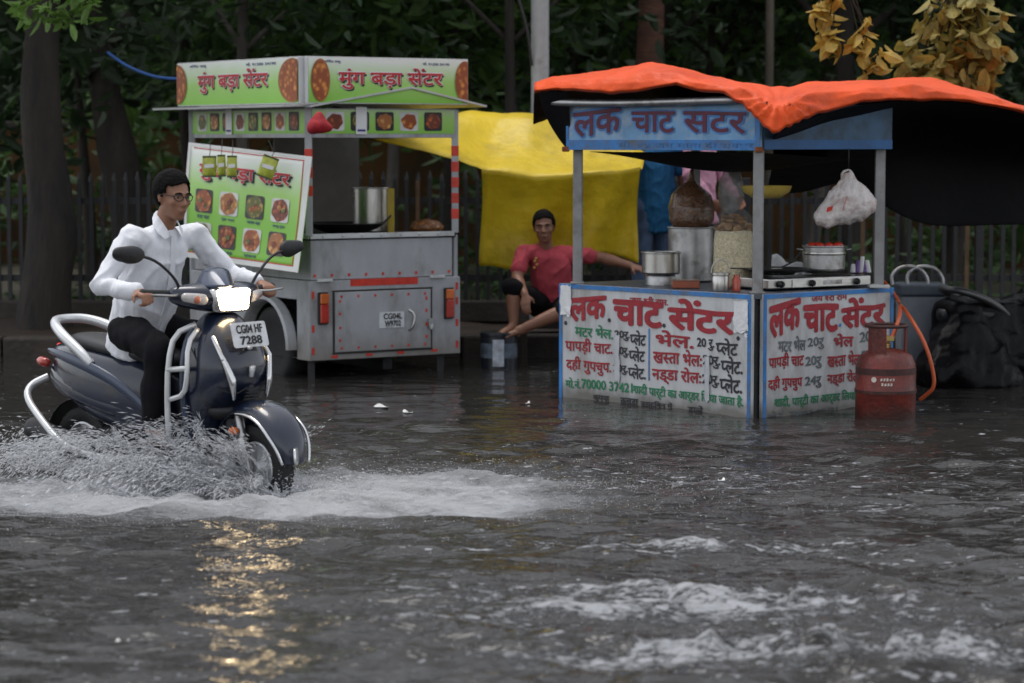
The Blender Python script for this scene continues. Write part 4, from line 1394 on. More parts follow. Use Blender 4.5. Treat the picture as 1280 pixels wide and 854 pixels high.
# fascia with the hand-painted name
FA, LA = vframe(PLp + Vector((-.075, -.06, 0)), PFp + Vector((.005, -.065, 0)))
g = MB(); rbox(FA, 0, LA, 1.635, 1.925, -.025, 0, 0, g)
fas = g.build('fascia', m_bluel, chat, bevel=.004)
g = MB(); rbox(FA, .002, LA - .002, 1.636, 1.70, .001, .005, 0, g); rbox(FA, LA - .04, LA - .001, 1.701, 1.92, .001, .0045, 0, g); rbox(FA, .001, .02, 1.701, 1.92, .001, .0045, 0, g)
g.build('blue_band', m_blue, fas)
g = MB()
def putf(s, u0, v0, u1, v1, b, tilt=0):
    bx = (u0 * LA, 1.925 - v1 * .29, u1 * LA, 1.925 - v0 * .29)
    letter(g, s, FA, bx, 1, b + .038, .0035, tilt, False, .02); letter(g, s, FA, bx, 0, b - .012, .0055, tilt, False, .02)
putf('लक', .045, .20, .295, .72, .034, .10); putf('चाट', .355, .17, .575, .60, .034, .0); putf('सटर', .625, .17, .93, .60, .034, -.02)
letter(g, 'मो. 72 जय माता दी रायपुर', FA, (.28 * LA, 1.64, .97 * LA, 1.69), 2, .01, .0065)
g.build('lettering', [m_hmar, mat('mid_blue_paint', (.06, .20, .48), .5, var=.3), mat('dark_flaked_paint', (.055, .16, .36), .6, var=.5, scale=20)], fas)
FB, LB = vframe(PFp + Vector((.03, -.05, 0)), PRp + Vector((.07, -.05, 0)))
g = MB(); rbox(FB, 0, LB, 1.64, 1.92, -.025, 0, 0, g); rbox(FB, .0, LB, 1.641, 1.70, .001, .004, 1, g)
g.build('side_fascia', [mat('shade_painted_blue', (.05, .11, .19), .6, var=.35, scale=5, dirt=(.03, .04, .05), dirt_amt=.6), mat('shade_painted_blue_band', (.025, .10, .25), .55, var=.3, scale=6)], chat, bevel=.004)  # blues darkened to paint in the shade below the tarpaulin edge
g = MB()
FCc, LCc = vframe(PRp, PBp); rbox(FCc, 0, LCc, 1.65, 1.91, -.02, 0, 0, g); FDd, LDd = vframe(PBp, PLp); rbox(FDd, 0, LDd, 1.65, 1.91, -.02, 0, 0, g)
g.build('rear_fascia', m_blue, chat)
g = MB(); a, b = FA @ Vector((-.12, 1.945, .05)), FA @ Vector((LA * .9, 1.945, .05))
g.tube([a, (a * 2 + b) / 3 + Vector((0, 0, -.012)), (a + 2 * b) / 3 + Vector((0, 0, -.008)), b], .026, 0, 10, smooth=1); g.build('roof_edge_pipe', m_dsteel, chat, smooth=True)
g = MB(); q = [p + Vector((0, 0, 1.94)) for p in (PLp, PFp, PRp, PBp)]; g.add(q, [(0, 1, 2, 3)]); g.build('roof', m_black, chat, solid=.01)
g = MB()
for p in (FA @ Vector((LA, 1.64, .012)), FA @ Vector((0, 1.64, .006))):
    g.box(p, (.05, .03, .035), 0)
g.build('rusty_bracket', mat('rust', (.24, .07, .025), .8, var=.4, scale=20), chat, bevel=.008)

# orange tarpaulin thrown over the roof
m_or = mat('orange_tarpaulin', (.76, .082, .008), .5, var=.12, scale=2.5, bump=.8, bscale=11, dirt=(.52, .05, .01), dirt_amt=.35, spec=.3)
m_blk = mat('black_tarpaulin', (.004, .004, .005), .65, var=.4, scale=4, bump=.4, bscale=9, spec=.15)
cols = [(668, 116, 106, 15.75), (690, 113, 100, 15.62), (720, 114, 95, 15.45), (752, 116, 90, 15.3), (785, 117, 85, 15.18), (815, 112, 80, 15.05), (845, 106, 87, 14.95), (875, 115, 94, 14.85), (905, 119, 100, 14.75),
        (928, 132, 105, 14.62), (948, 152, 108, 14.52), (966, 170, 111, 14.46), (985, 161, 112, 14.52), (1010, 149, 106, 14.66), (1040, 138, 104, 14.8), (1075, 129, 102, 14.96), (1110, 126, 101, 15.1), (1140, 125, 99, 15.24), (1170, 124, 100, 15.38),
        (1210, 128, 113, 15.56), (1245, 133, 123, 15.72), (1275, 138, 132, 15.86), (1320, 150, 146, 16.05), (1400, 178, 176, 16.4)]
g = MB(); rows = [[] for _ in range(8)]
for i, (px, ylo, yhi, d) in enumerate(cols):
    lo, hi = P(px, ylo, d), P(px, yhi, d + .55)
    mid = P(px, ylo * .45 + yhi * .55, d + .06)
    wob = lambda k: Vector((0, .015 * math.sin(i * 2.3 + k), .010 * math.sin(i * 1.7 + k * 2.1)))
    rows[0].append(lo + Vector((0, .05, -.012)))
    rows[1].append(lo)
    rows[2].append(lo * .5 + mid * .5 + Vector((0, -.012, 0)) + wob(1))
    rows[3].append(mid + wob(2))
    rows[4].append(mid * .55 + hi * .45 + Vector((0, 0, .012)) + wob(3))
    rows[5].append(hi)
    rows[6].append(hi + Vector((0, .45, -.10)) + wob(4))
    rows[7].append(hi + Vector((0, 1.0, -.26)) + wob(5))
RA = np.array([[tuple(v) for v in r] for r in rows])            # densify, then crease
def dens(A, k, ax_):
    A = np.moveaxis(A, ax_, 0); n = len(A); out = []
    t = np.linspace(0, n - 1, (n - 1) * k + 1)
    i = np.minimum(t.astype(int), n - 2); f = (t - i)[:, None, None]
    lin = A[i] * (1 - f) + A[i + 1] * f
    im, ip = np.maximum(i - 1, 0), np.minimum(i + 2, n - 1)
    cub = .5 * ((2 * A[i]) + (-A[im] + A[i + 1]) * f + (2 * A[im] - 5 * A[i] + 4 * A[i + 1] - A[ip]) * f ** 2 + (-A[im] + 3 * A[i] - 3 * A[i + 1] + A[ip]) * f ** 3)
    return np.moveaxis(lin, 0, ax_)
RA = dens(dens(RA, 7, 1), 5, 0)
sh_ = RA.shape
fl = RA.reshape(-1, 3)
knot = np.array(P(972, 132, 14.6))
dv = fl - knot; rad = np.linalg.norm(dv, axis=1)
ang = np.arctan2(dv[:, 2] + .45 * dv[:, 1], dv[:, 0])
ridge = lambda q: 1 - np.abs(q)
n1 = ridge(noise3(fl, 3.2, 1)); n2 = ridge(noise3(fl, 8.0, 2)); n3 = ridge(noise3(fl, 19.0, 4))
dis = .010 * n1 + .013 * n2 + .007 * n3 + .045 * np.exp(-rad / .40) * np.abs(2 * ((ang * 2.2 + .25 * noise3(fl, 2.0, 6)) % 1) - 1) * np.minimum(1, rad / .1)
fl = fl + dis[:, None] * np.array((0, -.75, .65))
g = MB(); g.grid([[Vector(p_) for p_ in r] for r in fl.reshape(sh_)])
tag(g.build('orange_tarpaulin', [m_or, m_blk], smooth=True, solid=.005, recalc=False), 'bright orange tarpaulin with black underside draped over the blue snack stall roof', 'tarpaulin')
# black lining: folds down at the left end, sags below the roof, hangs as a dark curtain at the right
g = MB()
rows = []
for s in np.linspace(0, 1, 7):
    rows.append([P(672 + 40 * s, 112 + 2 * s, 15.72 - .12 * s), P(678 + 34 * s, 140 + 6 * s, 15.78 - .1 * s), P(694 + 20 * s, 168 + 2 * s, 15.82 - .1 * s), P(708 + 8 * s, 186 + 2 * s, 15.85 - .1 * s)])
g.grid(rows)
rows = []
top = [(965, 166, 14.56), (1000, 152, 14.72), (1040, 139, 14.9), (1080, 130, 15.05), (1120, 127, 15.2), (1165, 126, 15.42), (1210, 130, 15.62), (1260, 137, 15.85), (1320, 152, 16.1), (1400, 180, 16.45)]
bot = [(958, 235, 16.3), (985, 245, 16.35), (1020, 238, 16.35), (1060, 222, 16.4), (1110, 262, 16.6), (1150, 284, 16.8), (1200, 285, 17.0), (1260, 281, 17.2), (1320, 284, 17.4), (1400, 290, 17.7)]
for k in np.linspace(0, 1, 8):
    row = []
    for i, ((ax_, ay_, ad), (bx_, by_, bd)) in enumerate(zip(top, bot)):
        p = P(ax_, ay_, ad) * (1 - k) + P(bx_, by_, bd) * k
        if i >= 4:      # curtain: goes back under the roof, then drops
            kk = min(1, k * 1.6); q = P(ax_, ay_, ad) * (1 - kk) + P(ax_ * .3 + bx_ * .7, ay_ + 30, bd) * kk
            p = q if k < .45 else P(ax_ * .3 + bx_ * .7, ay_ + 30, bd) * (1 - (k - .45) / .55) + P(bx_, by_, bd) * ((k - .45) / .55)
        row.append(p + Vector((.02 * math.sin(i * 2.1 + k * 3), .03 * math.sin(i * 3.1 + k * 2), 0)))
    rows.append(row)
g.grid(rows)
rows = []
for k in np.linspace(0, 1, 6):      # sagging ceiling lining
    rows.append([(PLp * (1 - u) + PFp * u) * (1 - k) + (PBp * (1 - u) + PRp * u) * k + Vector((0, 0, 1.625 - .13 * math.sin(math.pi * k) * math.sin(math.pi * u) - .05 * k * u)) for u in np.linspace(.01, .99, 7)])
g.grid(rows)
tag(g.build('black_tarpaulin', m_blk, smooth=True, solid=.008, subsurf=2), 'black tarpaulin lining that sags under the snack stall roof and hangs at its right', 'tarpaulin')

# yellow tarpaulin: awning and curtain behind the seated man
m_yel = mat('yellow_tarpaulin', (.66, .47, .012), .45, var=.16, scale=2.2, bump=.8, bscale=9, dirt=(.40, .28, .01), dirt_amt=.4)
g = MB()
tA = [(545, 146, 19.3), (590, 139, 19.3), (640, 141, 19.3), (690, 150, 19.3), (740, 168, 19.2), (775, 182, 19.1), (806, 194, 19.0)]
tB = [(462, 176, 18.3), (545, 196, 18.35), (602, 214, 18.4), (665, 224, 18.4), (720, 222, 18.4), (765, 216, 18.4), (800, 210, 18.4)]
tC = [(600, 336, 18.6), (655, 338, 18.62), (705, 322, 18.6), (755, 318, 18.6), (796, 332, 18.6)]
def row_of(pts, n):
    A = np.array([tuple(P(*q)) for q in pts]); t = np.linspace(0, len(A) - 1, n); i = np.minimum(t.astype(int), len(A) - 2); f = (t - i)[:, None]
    return A[i] * (1 - f) + A[i + 1] * f
NB = 49; j0 = 16                                   # the curtain hangs from the third point of the lower edge on
ra, rb_, rc = row_of(tA, NB), row_of(tB, NB), row_of(tC, NB - j0)
rows_n = []
for k in np.linspace(0, 1, 13):
    r_ = ra * (1 - k) + rb_ * k
    r_[:, 2] += -.07 * math.sin(math.pi * k) * (1 - .3 * k)
    rows_n.append(r_)
idx_y = {}
def addv(p):
    g.v.append(Vector(p)); return len(g.v) - 1
gridA = [[addv(p) for p in r_] for r_ in rows_n]
gridB = [gridA[-1][j0:]]
for k in np.linspace(0, 1, 22)[1:]:
    r_ = rb_[j0:] * (1 - k) + rc * k
    u = np.linspace(0, 1, NB - j0)
    swag = .05 * np.sin(np.pi * u) * np.sin(math.pi * min(1, k * 1.0))
    r_ = r_ + np.stack([.01 * np.sin(9 * u + 5 * k), .075 * k ** .7 * np.sin(2 * math.pi * (2.3 * u + .25 * k)) + .05 * math.sin(math.pi * k), -.3 * swag], 1)
    gridB.append([addv(p) for p in r_])
for G_ in (gridA, gridB):
    for r0, r1 in zip(G_[:-1], G_[1:]):
        for q0, q1, q2, q3 in zip(r0[:-1], r0[1:], r1[1:], r1[:-1]):
            g.f.append([q0, q1, q2, q3]); g.m.append(0)
arr = np.array([tuple(v) for v in g.v])
crease = .036 * (1 - np.abs(noise3(arr * np.array([1.3, 1, .6]), 4.0, 2))) + .014 * (1 - np.abs(noise3(arr, 10.0, 3)))
for v, c_ in zip(g.v, crease):
    v.y -= c_; v.z += .6 * c_
tag(g.build('yellow_tarpaulin', m_yel, smooth=True, solid=.004, recalc=False), 'yellow tarpaulin strung between the two stalls behind the seated man', 'tarpaulin')

# ------------------------------------------------------------------ goods on the snack stall
def at(px, d, z=zk + .004): return Vector((xat(px, d), d, z))
pot('steel_pot', 'tall grey steel pot beneath the brown bag on the snack stall', 'pot', at(864, 16.0), .150, .36, m_dsteel)
c = at(850, 15.55); t = pot('stock_pot', 'short wide steel pot in front of the tall grey pot', 'pot', at(827, 15.62, zk + .075), .125, .14, m_steel)
g = MB(); g.lathe([(.10, .004), (.10, .055), (.09, .072), (.001, .072)], at(827, 15.62, zk), 0, 28); tag(g.build('pot_ring_stand', m_dsteel, angle=35), 'narrow pale ring stand holding up the short wide steel pot', 'stand')
def bag(name, label, cat, prof, c, m, seed, vox=.01, amp=.008, fr=24, flat=1.0, parts=()):
    t = thing(name, label, cat, c)
    g = MB(); g.lathe([(max(.004, r), z) for r, z in prof], (0, 0, 0), 0, 24)
    g.v = [Vector((v.x, v.y * flat, v.z)) for v in g.v]
    g = remeshed(g, vox, 2, lambda p: amp * noise3(p * np.array([1, 1, .6]), fr, seed))
    g.v = [v + Vector(c) for v in g.v]
    g.build('sack', m, t, smooth=True)
    return t
m_bagbr = mat('brown_filled_plastic', (.13, .065, .035), .28, var=.55, scale=26, bump=.8, bscale=40, coat=.5)
m_film = mat('clear_plastic_film', (.42, .42, .42), .15, var=.3, scale=12, bump=.6, bscale=25, alpha=.10)
bag('snack_bag', 'dark brown bag of puffed shells knotted above the tall grey pot', 'bag', [(.10, .0), (.155, .08), (.158, .17), (.13, .25), (.07, .31), (.028, .35), (.012, .42)], at(865, 16.0, zk + .33), m_bagbr, 1)
m_rice = mat('puffed_rice', (.64, .56, .38), .6, var=.3, scale=60, bump=.9, bscale=110, dirt=(.50, .41, .24), dirt_amt=.3)
t = bag('puffed_rice_sack', 'tall clear sack of cream puffed rice beside the middle post', 'sack', [(.11, 0), (.128, .03), (.130, .16), (.124, .30), (.118, .365), (.001, .37)], at(918, 15.35), m_rice, 2, .008, .004, 30)
m_papdi = food_mat('golden_crisps', (.20, .10, .03), (.50, .32, .11), 18)
g = MB(); cc = at(918, 15.35, zk + .37)
for i in range(70):
    a = R_.uniform(0, 6.28); q = .105 * math.sqrt(R_.random()); h = R_.uniform(0, .11) * (1 - (q / .115) ** 2)
    Rm = Matrix.Rotation(R_.uniform(0, 3), 3, 'X') @ Matrix.Rotation(R_.uniform(0, 3), 3, 'Z')
    g.lathe([(.001, .003), (.024, .0), (.026, .003), (.001, .006)], cc + Vector((q * math.cos(a), q * math.sin(a), h)), 0, 10, Rm)
g.build('crisps', m_papdi, t)
g = MB(); g.lathe([(.131, .345), (.130, .40), (.118, .455), (.07, .50), (.022, .54), (.04, .60)], at(918, 15.35), 0, 24, caps=False)
g.build('plastic_film', m_film, t, smooth=True)
c = at(902, 14.98)
t = thing('milk_can', 'small steel can with a wire handle at the counter edge', 'can', c)
g = MB(); g.lathe([(.052, 0), (.055, .01), (.055, .085), (.050, .095), (.058, .10), (.058, .115), (.05, .115), (.05, .02), (.001, .02)], c, 0, 24); g.build('wall', m_steel, t, angle=35)
g = MB(); g.tube([c + Vector((-.058, 0, .11)), c + Vector((-.05, 0, .17)), c + Vector((0, 0, .205)), c + Vector((.05, 0, .17)), c + Vector((.058, 0, .11))], .0035, 0, 6, smooth=2); g.build('handle', m_steel, t, smooth=True)
g = MB(); g.box(at(858, 15.3, zk + .028), (.17, .12, .045)); g.box(at(858, 15.3, zk + .054), (.175, .125, .006), 1)
tag(g.build('spice_box', [mat('brick_red_plastic', (.30, .07, .03), .35), mat('clear_lid', (.25, .14, .10), .2)], bevel=.006), 'flat brick red box lying on the snack stall counter', 'box')
g = MB(); g.lathe([(.026, 0), (.028, .07), (.018, .085), (.018, .10), (.001, .10)], at(922, 14.98), 0, 16); tag(g.build('sauce_jar', mat('red_sauce', (.45, .06, .03), .25, coat=.5), angle=40), 'small red jar beside the steel can', 'jar')
# gas stove
FS, LS = vframe(at(963, 14.93), at(1091, 15.38))
t = thing('gas_stove', 'two burner steel gas stove with black knobs on the right counter', 'stove', FS @ Vector((LS / 2, .0, -.15)))
g = MB(); rbox(FS, 0, LS, .012, .075, -.34, 0, 0, g); stb = g.build('body', m_steel, t, bevel=.008)
g = MB(); rbox(FS, .22 * LS, .96 * LS, .018, .068, .001, .006, 0, g); rbox(FS, .52 * LS, .70 * LS, .03, .056, .007, .009, 1, g); g.build('front_plate', [mat('brushed_steel', (.62, .61, .58), .35, metal=.8, var=.2, scale=20, stretch=(1, 1, 4)), m_dsteel], t, bevel=.002)
for u in (.10, .40, .84):
    g = MB(); c = FS @ Vector((u * LS, .042, .0065)); g.lathe([(.020, 0), (.022, .012), (.015, .03), (.001, .03)], c, 0, 16, basis(*[FS.to_3x3() @ Vector(q) for q in ((1, 0, 0), (0, 1, 0), (0, 0, 1))]).to_3x3()); g.box(c + (FS.to_3x3() @ Vector((0, 0, .033))), (.008, .012, .034), 0)
    g.build('knob', m_black, t, angle=40)
for u in (.24, .70):
    c = FS @ Vector((u * LS, .078, -.18)); g = MB()
    g.tube([c + Vector((.11 * math.cos(a), .11 * math.sin(a), .018)) for a in np.linspace(0, 6.283, 24, endpoint=False)], .006, 0, 6, closed=True)
    for a in (0, 1.57, 3.14, 4.71):
        g.beam(c + Vector((.03 * math.cos(a), .03 * math.sin(a), .02)), c + Vector((.12 * math.cos(a), .12 * math.sin(a), .02)), .008, .008)
    g.build('burner_grate', m_black, t)
c = FS @ Vector((.24 * LS, .108, -.17))
t = thing('griddle_pan', 'wide flat black griddle on the left burner of the gas stove', 'pan', c)
g = MB(); g.lathe([(.16, 0), (.215, .016), (.222, .022), (.21, .024), (.001, .012)], c, 0, 32); g.build('plate', m_black, t, angle=40)
g = MB(); g.box(c + Vector((-.25, -.05, .025)), (.12, .02, .008)); g.build('handle', m_black, t)
t = thing('spatula', 'dark long handled spatula leaning over the griddle', 'spatula', c + Vector((.05, 0, .03)))
g = MB(); g.tube([c + Vector((.02, -.03, .028)), c + Vector((.10, .03, .06)), c + Vector((.16, .06, .13))], .006, 0, 6); g.build('handle', m_black, t)
g = MB(); g.box(c + Vector((-.01, -.05, .026)), (.07, .05, .003)); g.build('blade', m_dsteel, t)
c = FS @ Vector((.70 * LS, .108, -.17))
t = pot('cooking_pot', 'round aluminium cooking pot heaped with tomatoes on the right burner', 'pot', c, .135, .155, m_dsteel, handles=True)
g = MB(); g.lathe([(.137, .10), (.140, .105), (.140, .115), (.137, .12)], c, 0, 32, caps=False); g.build('band', m_steel, t, smooth=True)
m_tom = mat('ripe_tomato', (.52, .035, .018), .25, var=.2, scale=9, coat=.4)
k = 0
spots = [(-.085, -.055), (-.035, -.075), (.02, -.078), (.072, -.06), (-.05, -.02), (.03, -.022), (.095, -.01)]
words = ['at the left rim', 'second along the front', 'third along the front', 'at the right front', 'behind the front row, left', 'behind the front row, centre', 'at the right rim']
for (dx, dy), w_ in zip(spots, words):
    g = MB(); q = c + Vector((dx, dy, .155)); g.ball(q, (.030, .030, .026), 0, n=14, m=9); g.hull([(q + Vector((0, 0, .026)), .004), (q + Vector((.002, 0, .034)), .002)], 1, 6, 4)
    tag(g.build('tomato', [m_tom, m_leafm], smooth=True), 'red tomato on the aluminium pot, ' + w_, 'tomato', 'tomatoes in the cooking pot')
# crumpled newspaper wrapper behind the griddle
g = MB(); a = at(985, 15.75); rows = []
for v in np.linspace(0, 1, 7):
    rows.append([a + Vector((-.10 + .26 * u, .02 * math.sin(u * 9 + v * 4), .05 + .14 * v * (1 - .65 * u) + .02 * math.sin(u * 11))) for u in np.linspace(0, 1, 9)])
g.grid(rows); tag(g.build('paper_wrap', m_paper, smooth=True, solid=.003), 'crumpled pale paper standing behind the griddle', 'paper')
g = MB(); a = at(1078, 15.75, zk + .08)
for i in range(5):
    q = a + Vector((-.05 + .025 * i, 0, .0)); g.hull([(q, (.02, .02, .005)), (q + Vector((.012 * math.sin(i), 0, .05 + .025 * (i % 3))), (.014, .005, .004))], i % 2, 8, 5)
tag(g.build('wrapper_bundle', [m_white, mat('violet_print', (.16, .08, .30), .4)], smooth=True), 'white and violet packet bundle right of the cooking pot', 'packet')
g = MB(); g.box(at(1100, 15.28, zk + .015), (.13, .10, .02)); g = remeshed(g, .008, 2, lambda p: .006 * noise3(p, 25, 4)); tag(g.build('wiping_cloth', mat('pale_rag', (.5, .5, .49), .8, var=.15, bump=.3), smooth=True), 'pale folded rag by the right post', 'cloth')
# hanging bags
c = P(1058, 250, 15.15)
t = thing('carrier_bag', 'white plastic carrier bag with red print hung below the roof', 'bag', P(1060, 214, 15.15))
g = MB()
KB = 1.18
g.hull([(c + Vector((-.125, 0, -.115)), (.075, .05, .05)), (c + Vector((.085, 0, -.03)), (.105, .065, .08)), (c + Vector((-.02, 0, .03)), (.10, .05, .06)), (c + Vector((.01, 0, .15)), (.035, .02, .02))], 0)
g.hull([(c + Vector((-.11, 0, -.12)), (.08, .05, .055)), (c + Vector((.0, .02, -.08)), (.09, .06, .05))], 0)
g = remeshed(g, .007, 2, lambda p: .014 * noise3(p * np.array([1, 1, .35]), 24, 6) + .010 * np.abs(noise3(p * np.array([1.2, 1, .6]), 48, 7)))
m_carrier = mat('white_carrier_plastic', (.62, .58, .56), .3, var=.2, scale=12, bump=.6, bscale=30, dirt=(.42, .26, .22), dirt_amt=.45)
g.build('bag_body', m_carrier, t, smooth=True)
g = MB()
for s in (-1, 1):
    g.tube([c + Vector((.01 + s * .035, -.01 * s, .13)), c + Vector((s * .028, 0, .175)), c + Vector((.012, 0, .19))], [.014, .006], 0, 6, smooth=1)
g.tube([c + Vector((.012, 0, .185)), c + Vector((.012, 0, .27)), c + Vector((.012, .03, .40))], .003, 1, 5)
g.build('handle', [m_carrier, m_black], t, smooth=True)
g = MB()
for dx, dz, w, h in ((-.115, -.055, .040, .030), (-.020, -.02, .008, .085)):
    rows = [[c + Vector((dx + w * (u - .5) + .25 * h * (v - .5), -.078 + .02 * (u - .5), dz + h * (v - .5) + .3 * w * (u - .5))) for u in np.linspace(0, 1, 4)] for v in np.linspace(0, 1, 4)]
    g.grid(rows)
g.build('red_print', m_redtape, t, smooth=True)
bag('hanging_film_bag', 'limp translucent plastic bag hanging left of the middle post', 'bag', [(.01, -.17), (.055, -.13), (.085, -.04), (.08, .05), (.05, .12), (.015, .17)], P(914, 237, 16.0), mat('cloudy_plastic_film', (.36, .36, .35), .25, var=.3, scale=12, bump=.6, bscale=25, alpha=.6), 5, .008, .014, 18)
c = P(958, 239, 15.6)
g = MB(); g.lathe([(.001, -.05), (.09, -.045), (.15, -.005), (.165, .03), (.16, .035), (.14, .0), (.08, -.035), (.001, -.038)], c, 0, 32)
tag(g.build('yellow_basin', mat('yellow_plastic', (.62, .46, .10), .35, var=.15), angle=40), 'shallow yellow basin hung behind the middle post', 'basin')

# ------------------------------------------------------------------ gas cylinder with hose
d = 14.75
c = Vector((xat(1111, d), d, GZ))
t = thing('gas_cylinder', 'worn red gas cylinder standing in the water by the snack stall', 'gas cylinder', c)
m_cyl = mat('worn_red_enamel', (.21, .028, .018), .42, var=.4, scale=5, dirt=(.045, .016, .013), dirt_amt=.8, bump=.2)
stain(m_cyl, .13, .22, (.05, .02, .015))
m_cylb = mat('dirty_band', (.06, .018, .015), .55, var=.5, scale=12)
r = .185
g = MB(); g.lathe([(.12, .02), (.165, .03), (r - .008, .06), (r, .10), (r, .26), (r + .004, .268), (r + .004, .29), (r, .298), (r, .40), (r - .006, .45), (.160, .495), (.115, .525), (.05, .54), (.001, .545)], c, 0, 40); g.build('body', m_cyl, t, angle=50)
g = MB(); g.lathe([(r + .0055, .27), (r + .0055, .288)], c, 0, 40, caps=False); g.lathe([(r + .001, .385), (r + .0005, .425)], c, 0, 40, caps=False); g.build('weld_band', m_cylb, t, smooth=True)
g = MB(); g.lathe([(.15, 0), (.155, .0), (.155, .05), (.15, .05)], c, 0, 32); g.build('foot_ring', m_cylb, t, angle=40)
g = MB()
for a0, a1 in ((205, 262), (330, 20 + 360), (85, 140)):
    rings = []
    for a in np.linspace(math.radians(a0), math.radians(a1), 8):
        rings.append([c + Vector((q * math.cos(a), q * math.sin(a), z)) for q, z in ((.122, .50), (.128, .50), (.128, .675), (.122, .675))])
    g.rings(rings)
g.build('collar', m_cyl, t, angle=40)
g = MB(); g.tube([c + Vector((.125 * math.cos(a), .125 * math.sin(a), .68)) for a in np.linspace(0, 6.283, 36, endpoint=False)], .011, 0, 8, closed=True); g.build('ring_handle', m_cylb, t, smooth=True)
g = MB(); g.lathe([(.03, .54), (.03, .57), (.018, .575), (.018, .62), (.001, .62)], c, 0, 16); g.box(c + Vector((.0, -.02, .60)), (.09, .035, .03)); g.build('valve', mat('brass', (.45, .32, .12), .4, metal=.9), t, bevel=.004)
Fc = basis((math.cos(0), 0, 0), (0, 0, 1), (0, -1, 0), c)
class Cyl:
    def __matmul__(s, q):
        a = -math.pi / 2 + q[0] / r
        return c + Vector(((r + q[2]) * math.cos(a), (r + q[2]) * math.sin(a), q[1]))
g = MB()
g.add([Cyl() @ Vector((x_, y_, .004)) for x_, y_ in disc(-.10, .36, .017, .017, 14)], [tuple(range(14))], 0)
for i_ in range(9):
    x_, y_ = -.060 + (i_ % 5) * .018 + .006 * (i_ // 5), .352 - .030 * (i_ // 5)
    g.add([Cyl() @ Vector((x_ + a_, y_ + b_, .004)) for a_, b_ in ((0, 0), (.012, .003), (.013, .017), (.002, .015 + .003 * (i_ % 3)))], [(0, 1, 2, 3)], 0)
g.build('painted_mark', [mat('cream_paint', (.62, .55, .48), .5, var=.3, scale=30)], t)
g = MB(); g.tube([c + Vector((.03, -.02, .60)), c + Vector((.09, .02, .74)), P(1124, 378, 15.3), P(1140, 400, 14.95), P(1158, 432, 14.85), P(1168, 470, 14.85), P(1167, 486, 14.85), P(1160, 492, 14.87), P(1150, 500, 14.9)], .013, 0, 8, smooth=2)
g.tube([P(1124, 378, 15.3), P(1117, 366, 15.45), P(1105, 352, 15.55)], .011, 0, 8, smooth=2)
tag(g.build('gas_hose', mat('orange_rubber_hose', (.52, .10, .03), .4), smooth=True), 'orange rubber gas hose looping from the stove past the red cylinder', 'hose')
# grey box with bent steel handle behind
c = P(1150, 400, 17.25)
t = thing('cool_box', 'pale grey box with dark lid and bent steel handles beyond the gas cylinder', 'box', (c.x, c.y, GZ))
g = MB(); g.box((c.x, c.y, .24), (.31, .28, .70)); g.build('box_body', mat('pale_grey_plastic', (.20, .215, .24), .5, var=.2, scale=4), t, bevel=.02)
g = MB(); g.box((c.x, c.y, .63), (.35, .32, .085)); g.build('lid', mat('slate_plastic', (.05, .065, .085), .45, var=.3), t, bevel=.015)
for k_ in (-.08, .03):
    g = MB(); g.tube([(c.x - .13 + k_, c.y - .05, .66), (c.x - .14 + k_, c.y - .05, .74), (c.x - .06 + k_, c.y - .05, .80), (c.x + .06 + k_, c.y - .05, .79), (c.x + .12 + k_, c.y - .05, .72), (c.x + .125 + k_, c.y - .05, .66)], .014, 0, 8, smooth=2); g.build('handle', m_dsteel, t, smooth=True)
# bucket with pale label by the seated man's feet
c = P(624, 440, 17.9); c.z = GZ
t = thing('paint_drum', 'dark blue drum with a pale label standing under the seated man\'s foot', 'drum', c)
g = MB(); g.lathe([(.125, 0), (.135, .01), (.138, .36), (.145, .365), (.145, .385), (.13, .39), (.001, .39)], c, 0, 32); g.build('drum_body', mat('navy_plastic', (.014, .017, .026), .35, var=.3), t, angle=40)
g = MB(); rings = [[c + Vector(((.1395) * math.cos(a), .1395 * math.sin(a), z)) for a in np.linspace(math.radians(185), math.radians(345), 20)] for z in (.20, .31)]
g.grid(rings)
rings = [[c + Vector(((.141) * math.cos(a), .141 * math.sin(a), z)) for a in np.linspace(math.radians(250), math.radians(285), 8)] for z in (.14, .34)]
g.grid(rings, 1)
g.build('label', [mat('faded_blue_label', (.10, .125, .16), .5, var=.5, scale=18), mat('pale_label', (.42, .45, .50), .5, var=.4, scale=20)], t, smooth=True)
# litter afloat
m_lit = mat('wet_litter', (.70, .70, .68), .4, var=.15, scale=20)
for i, (px, py, w, lab) in enumerate(((476, 511, .10, 'flat white scrap floating below the trailer hatch'), (509, 518, .065, 'small folded white scrap floating near the yellow reflection'), (146, 806, .045, 'pale oval scrap floating in the near water at lower left'),
                                      (904, 605, .035, 'tiny white scrap floating before the snack stall corner'), (660, 505, .03, 'tiny pale scrap floating beside the white painted panel'))):
    x_, y_ = wpix(px, py); g = MB(); z_ = wz(x_, y_)
    rows = [[Vector((x_ + w * (u - .5) * (1 - .3 * abs(v - .5)), y_ + w * .9 * (v - .5), z_ + .008 + .012 * math.sin(u * 5 + i) * v)) for u in np.linspace(0, 1, 6)] for v in np.linspace(0, 1, 5)]
    g.grid(rows); tag(g.build('paper_scrap', m_lit, smooth=True, solid=.004), lab, 'litter', 'scraps floating on the flood')
# ------------------------------------------------------------------ people
m_skin = mat('brown_skin', (.29, .140, .085), .5, var=.12, scale=12, sub=.12)
m_skin2 = mat('tan_skin', (.23, .105, .062), .5, var=.12, scale=12, sub=.12)
m_hair = mat('black_hair', (.004, .0035, .0035), .8, var=.4, scale=30, bump=.5, bscale=70, spec=.12)
m_eye = mat('eye_white', (.30, .27, .25), .3, var=.05)
m_iris = mat('dark_iris', (.012, .008, .006), .2)
m_lip = mat('brown_lip', (.15, .05, .04), .45)

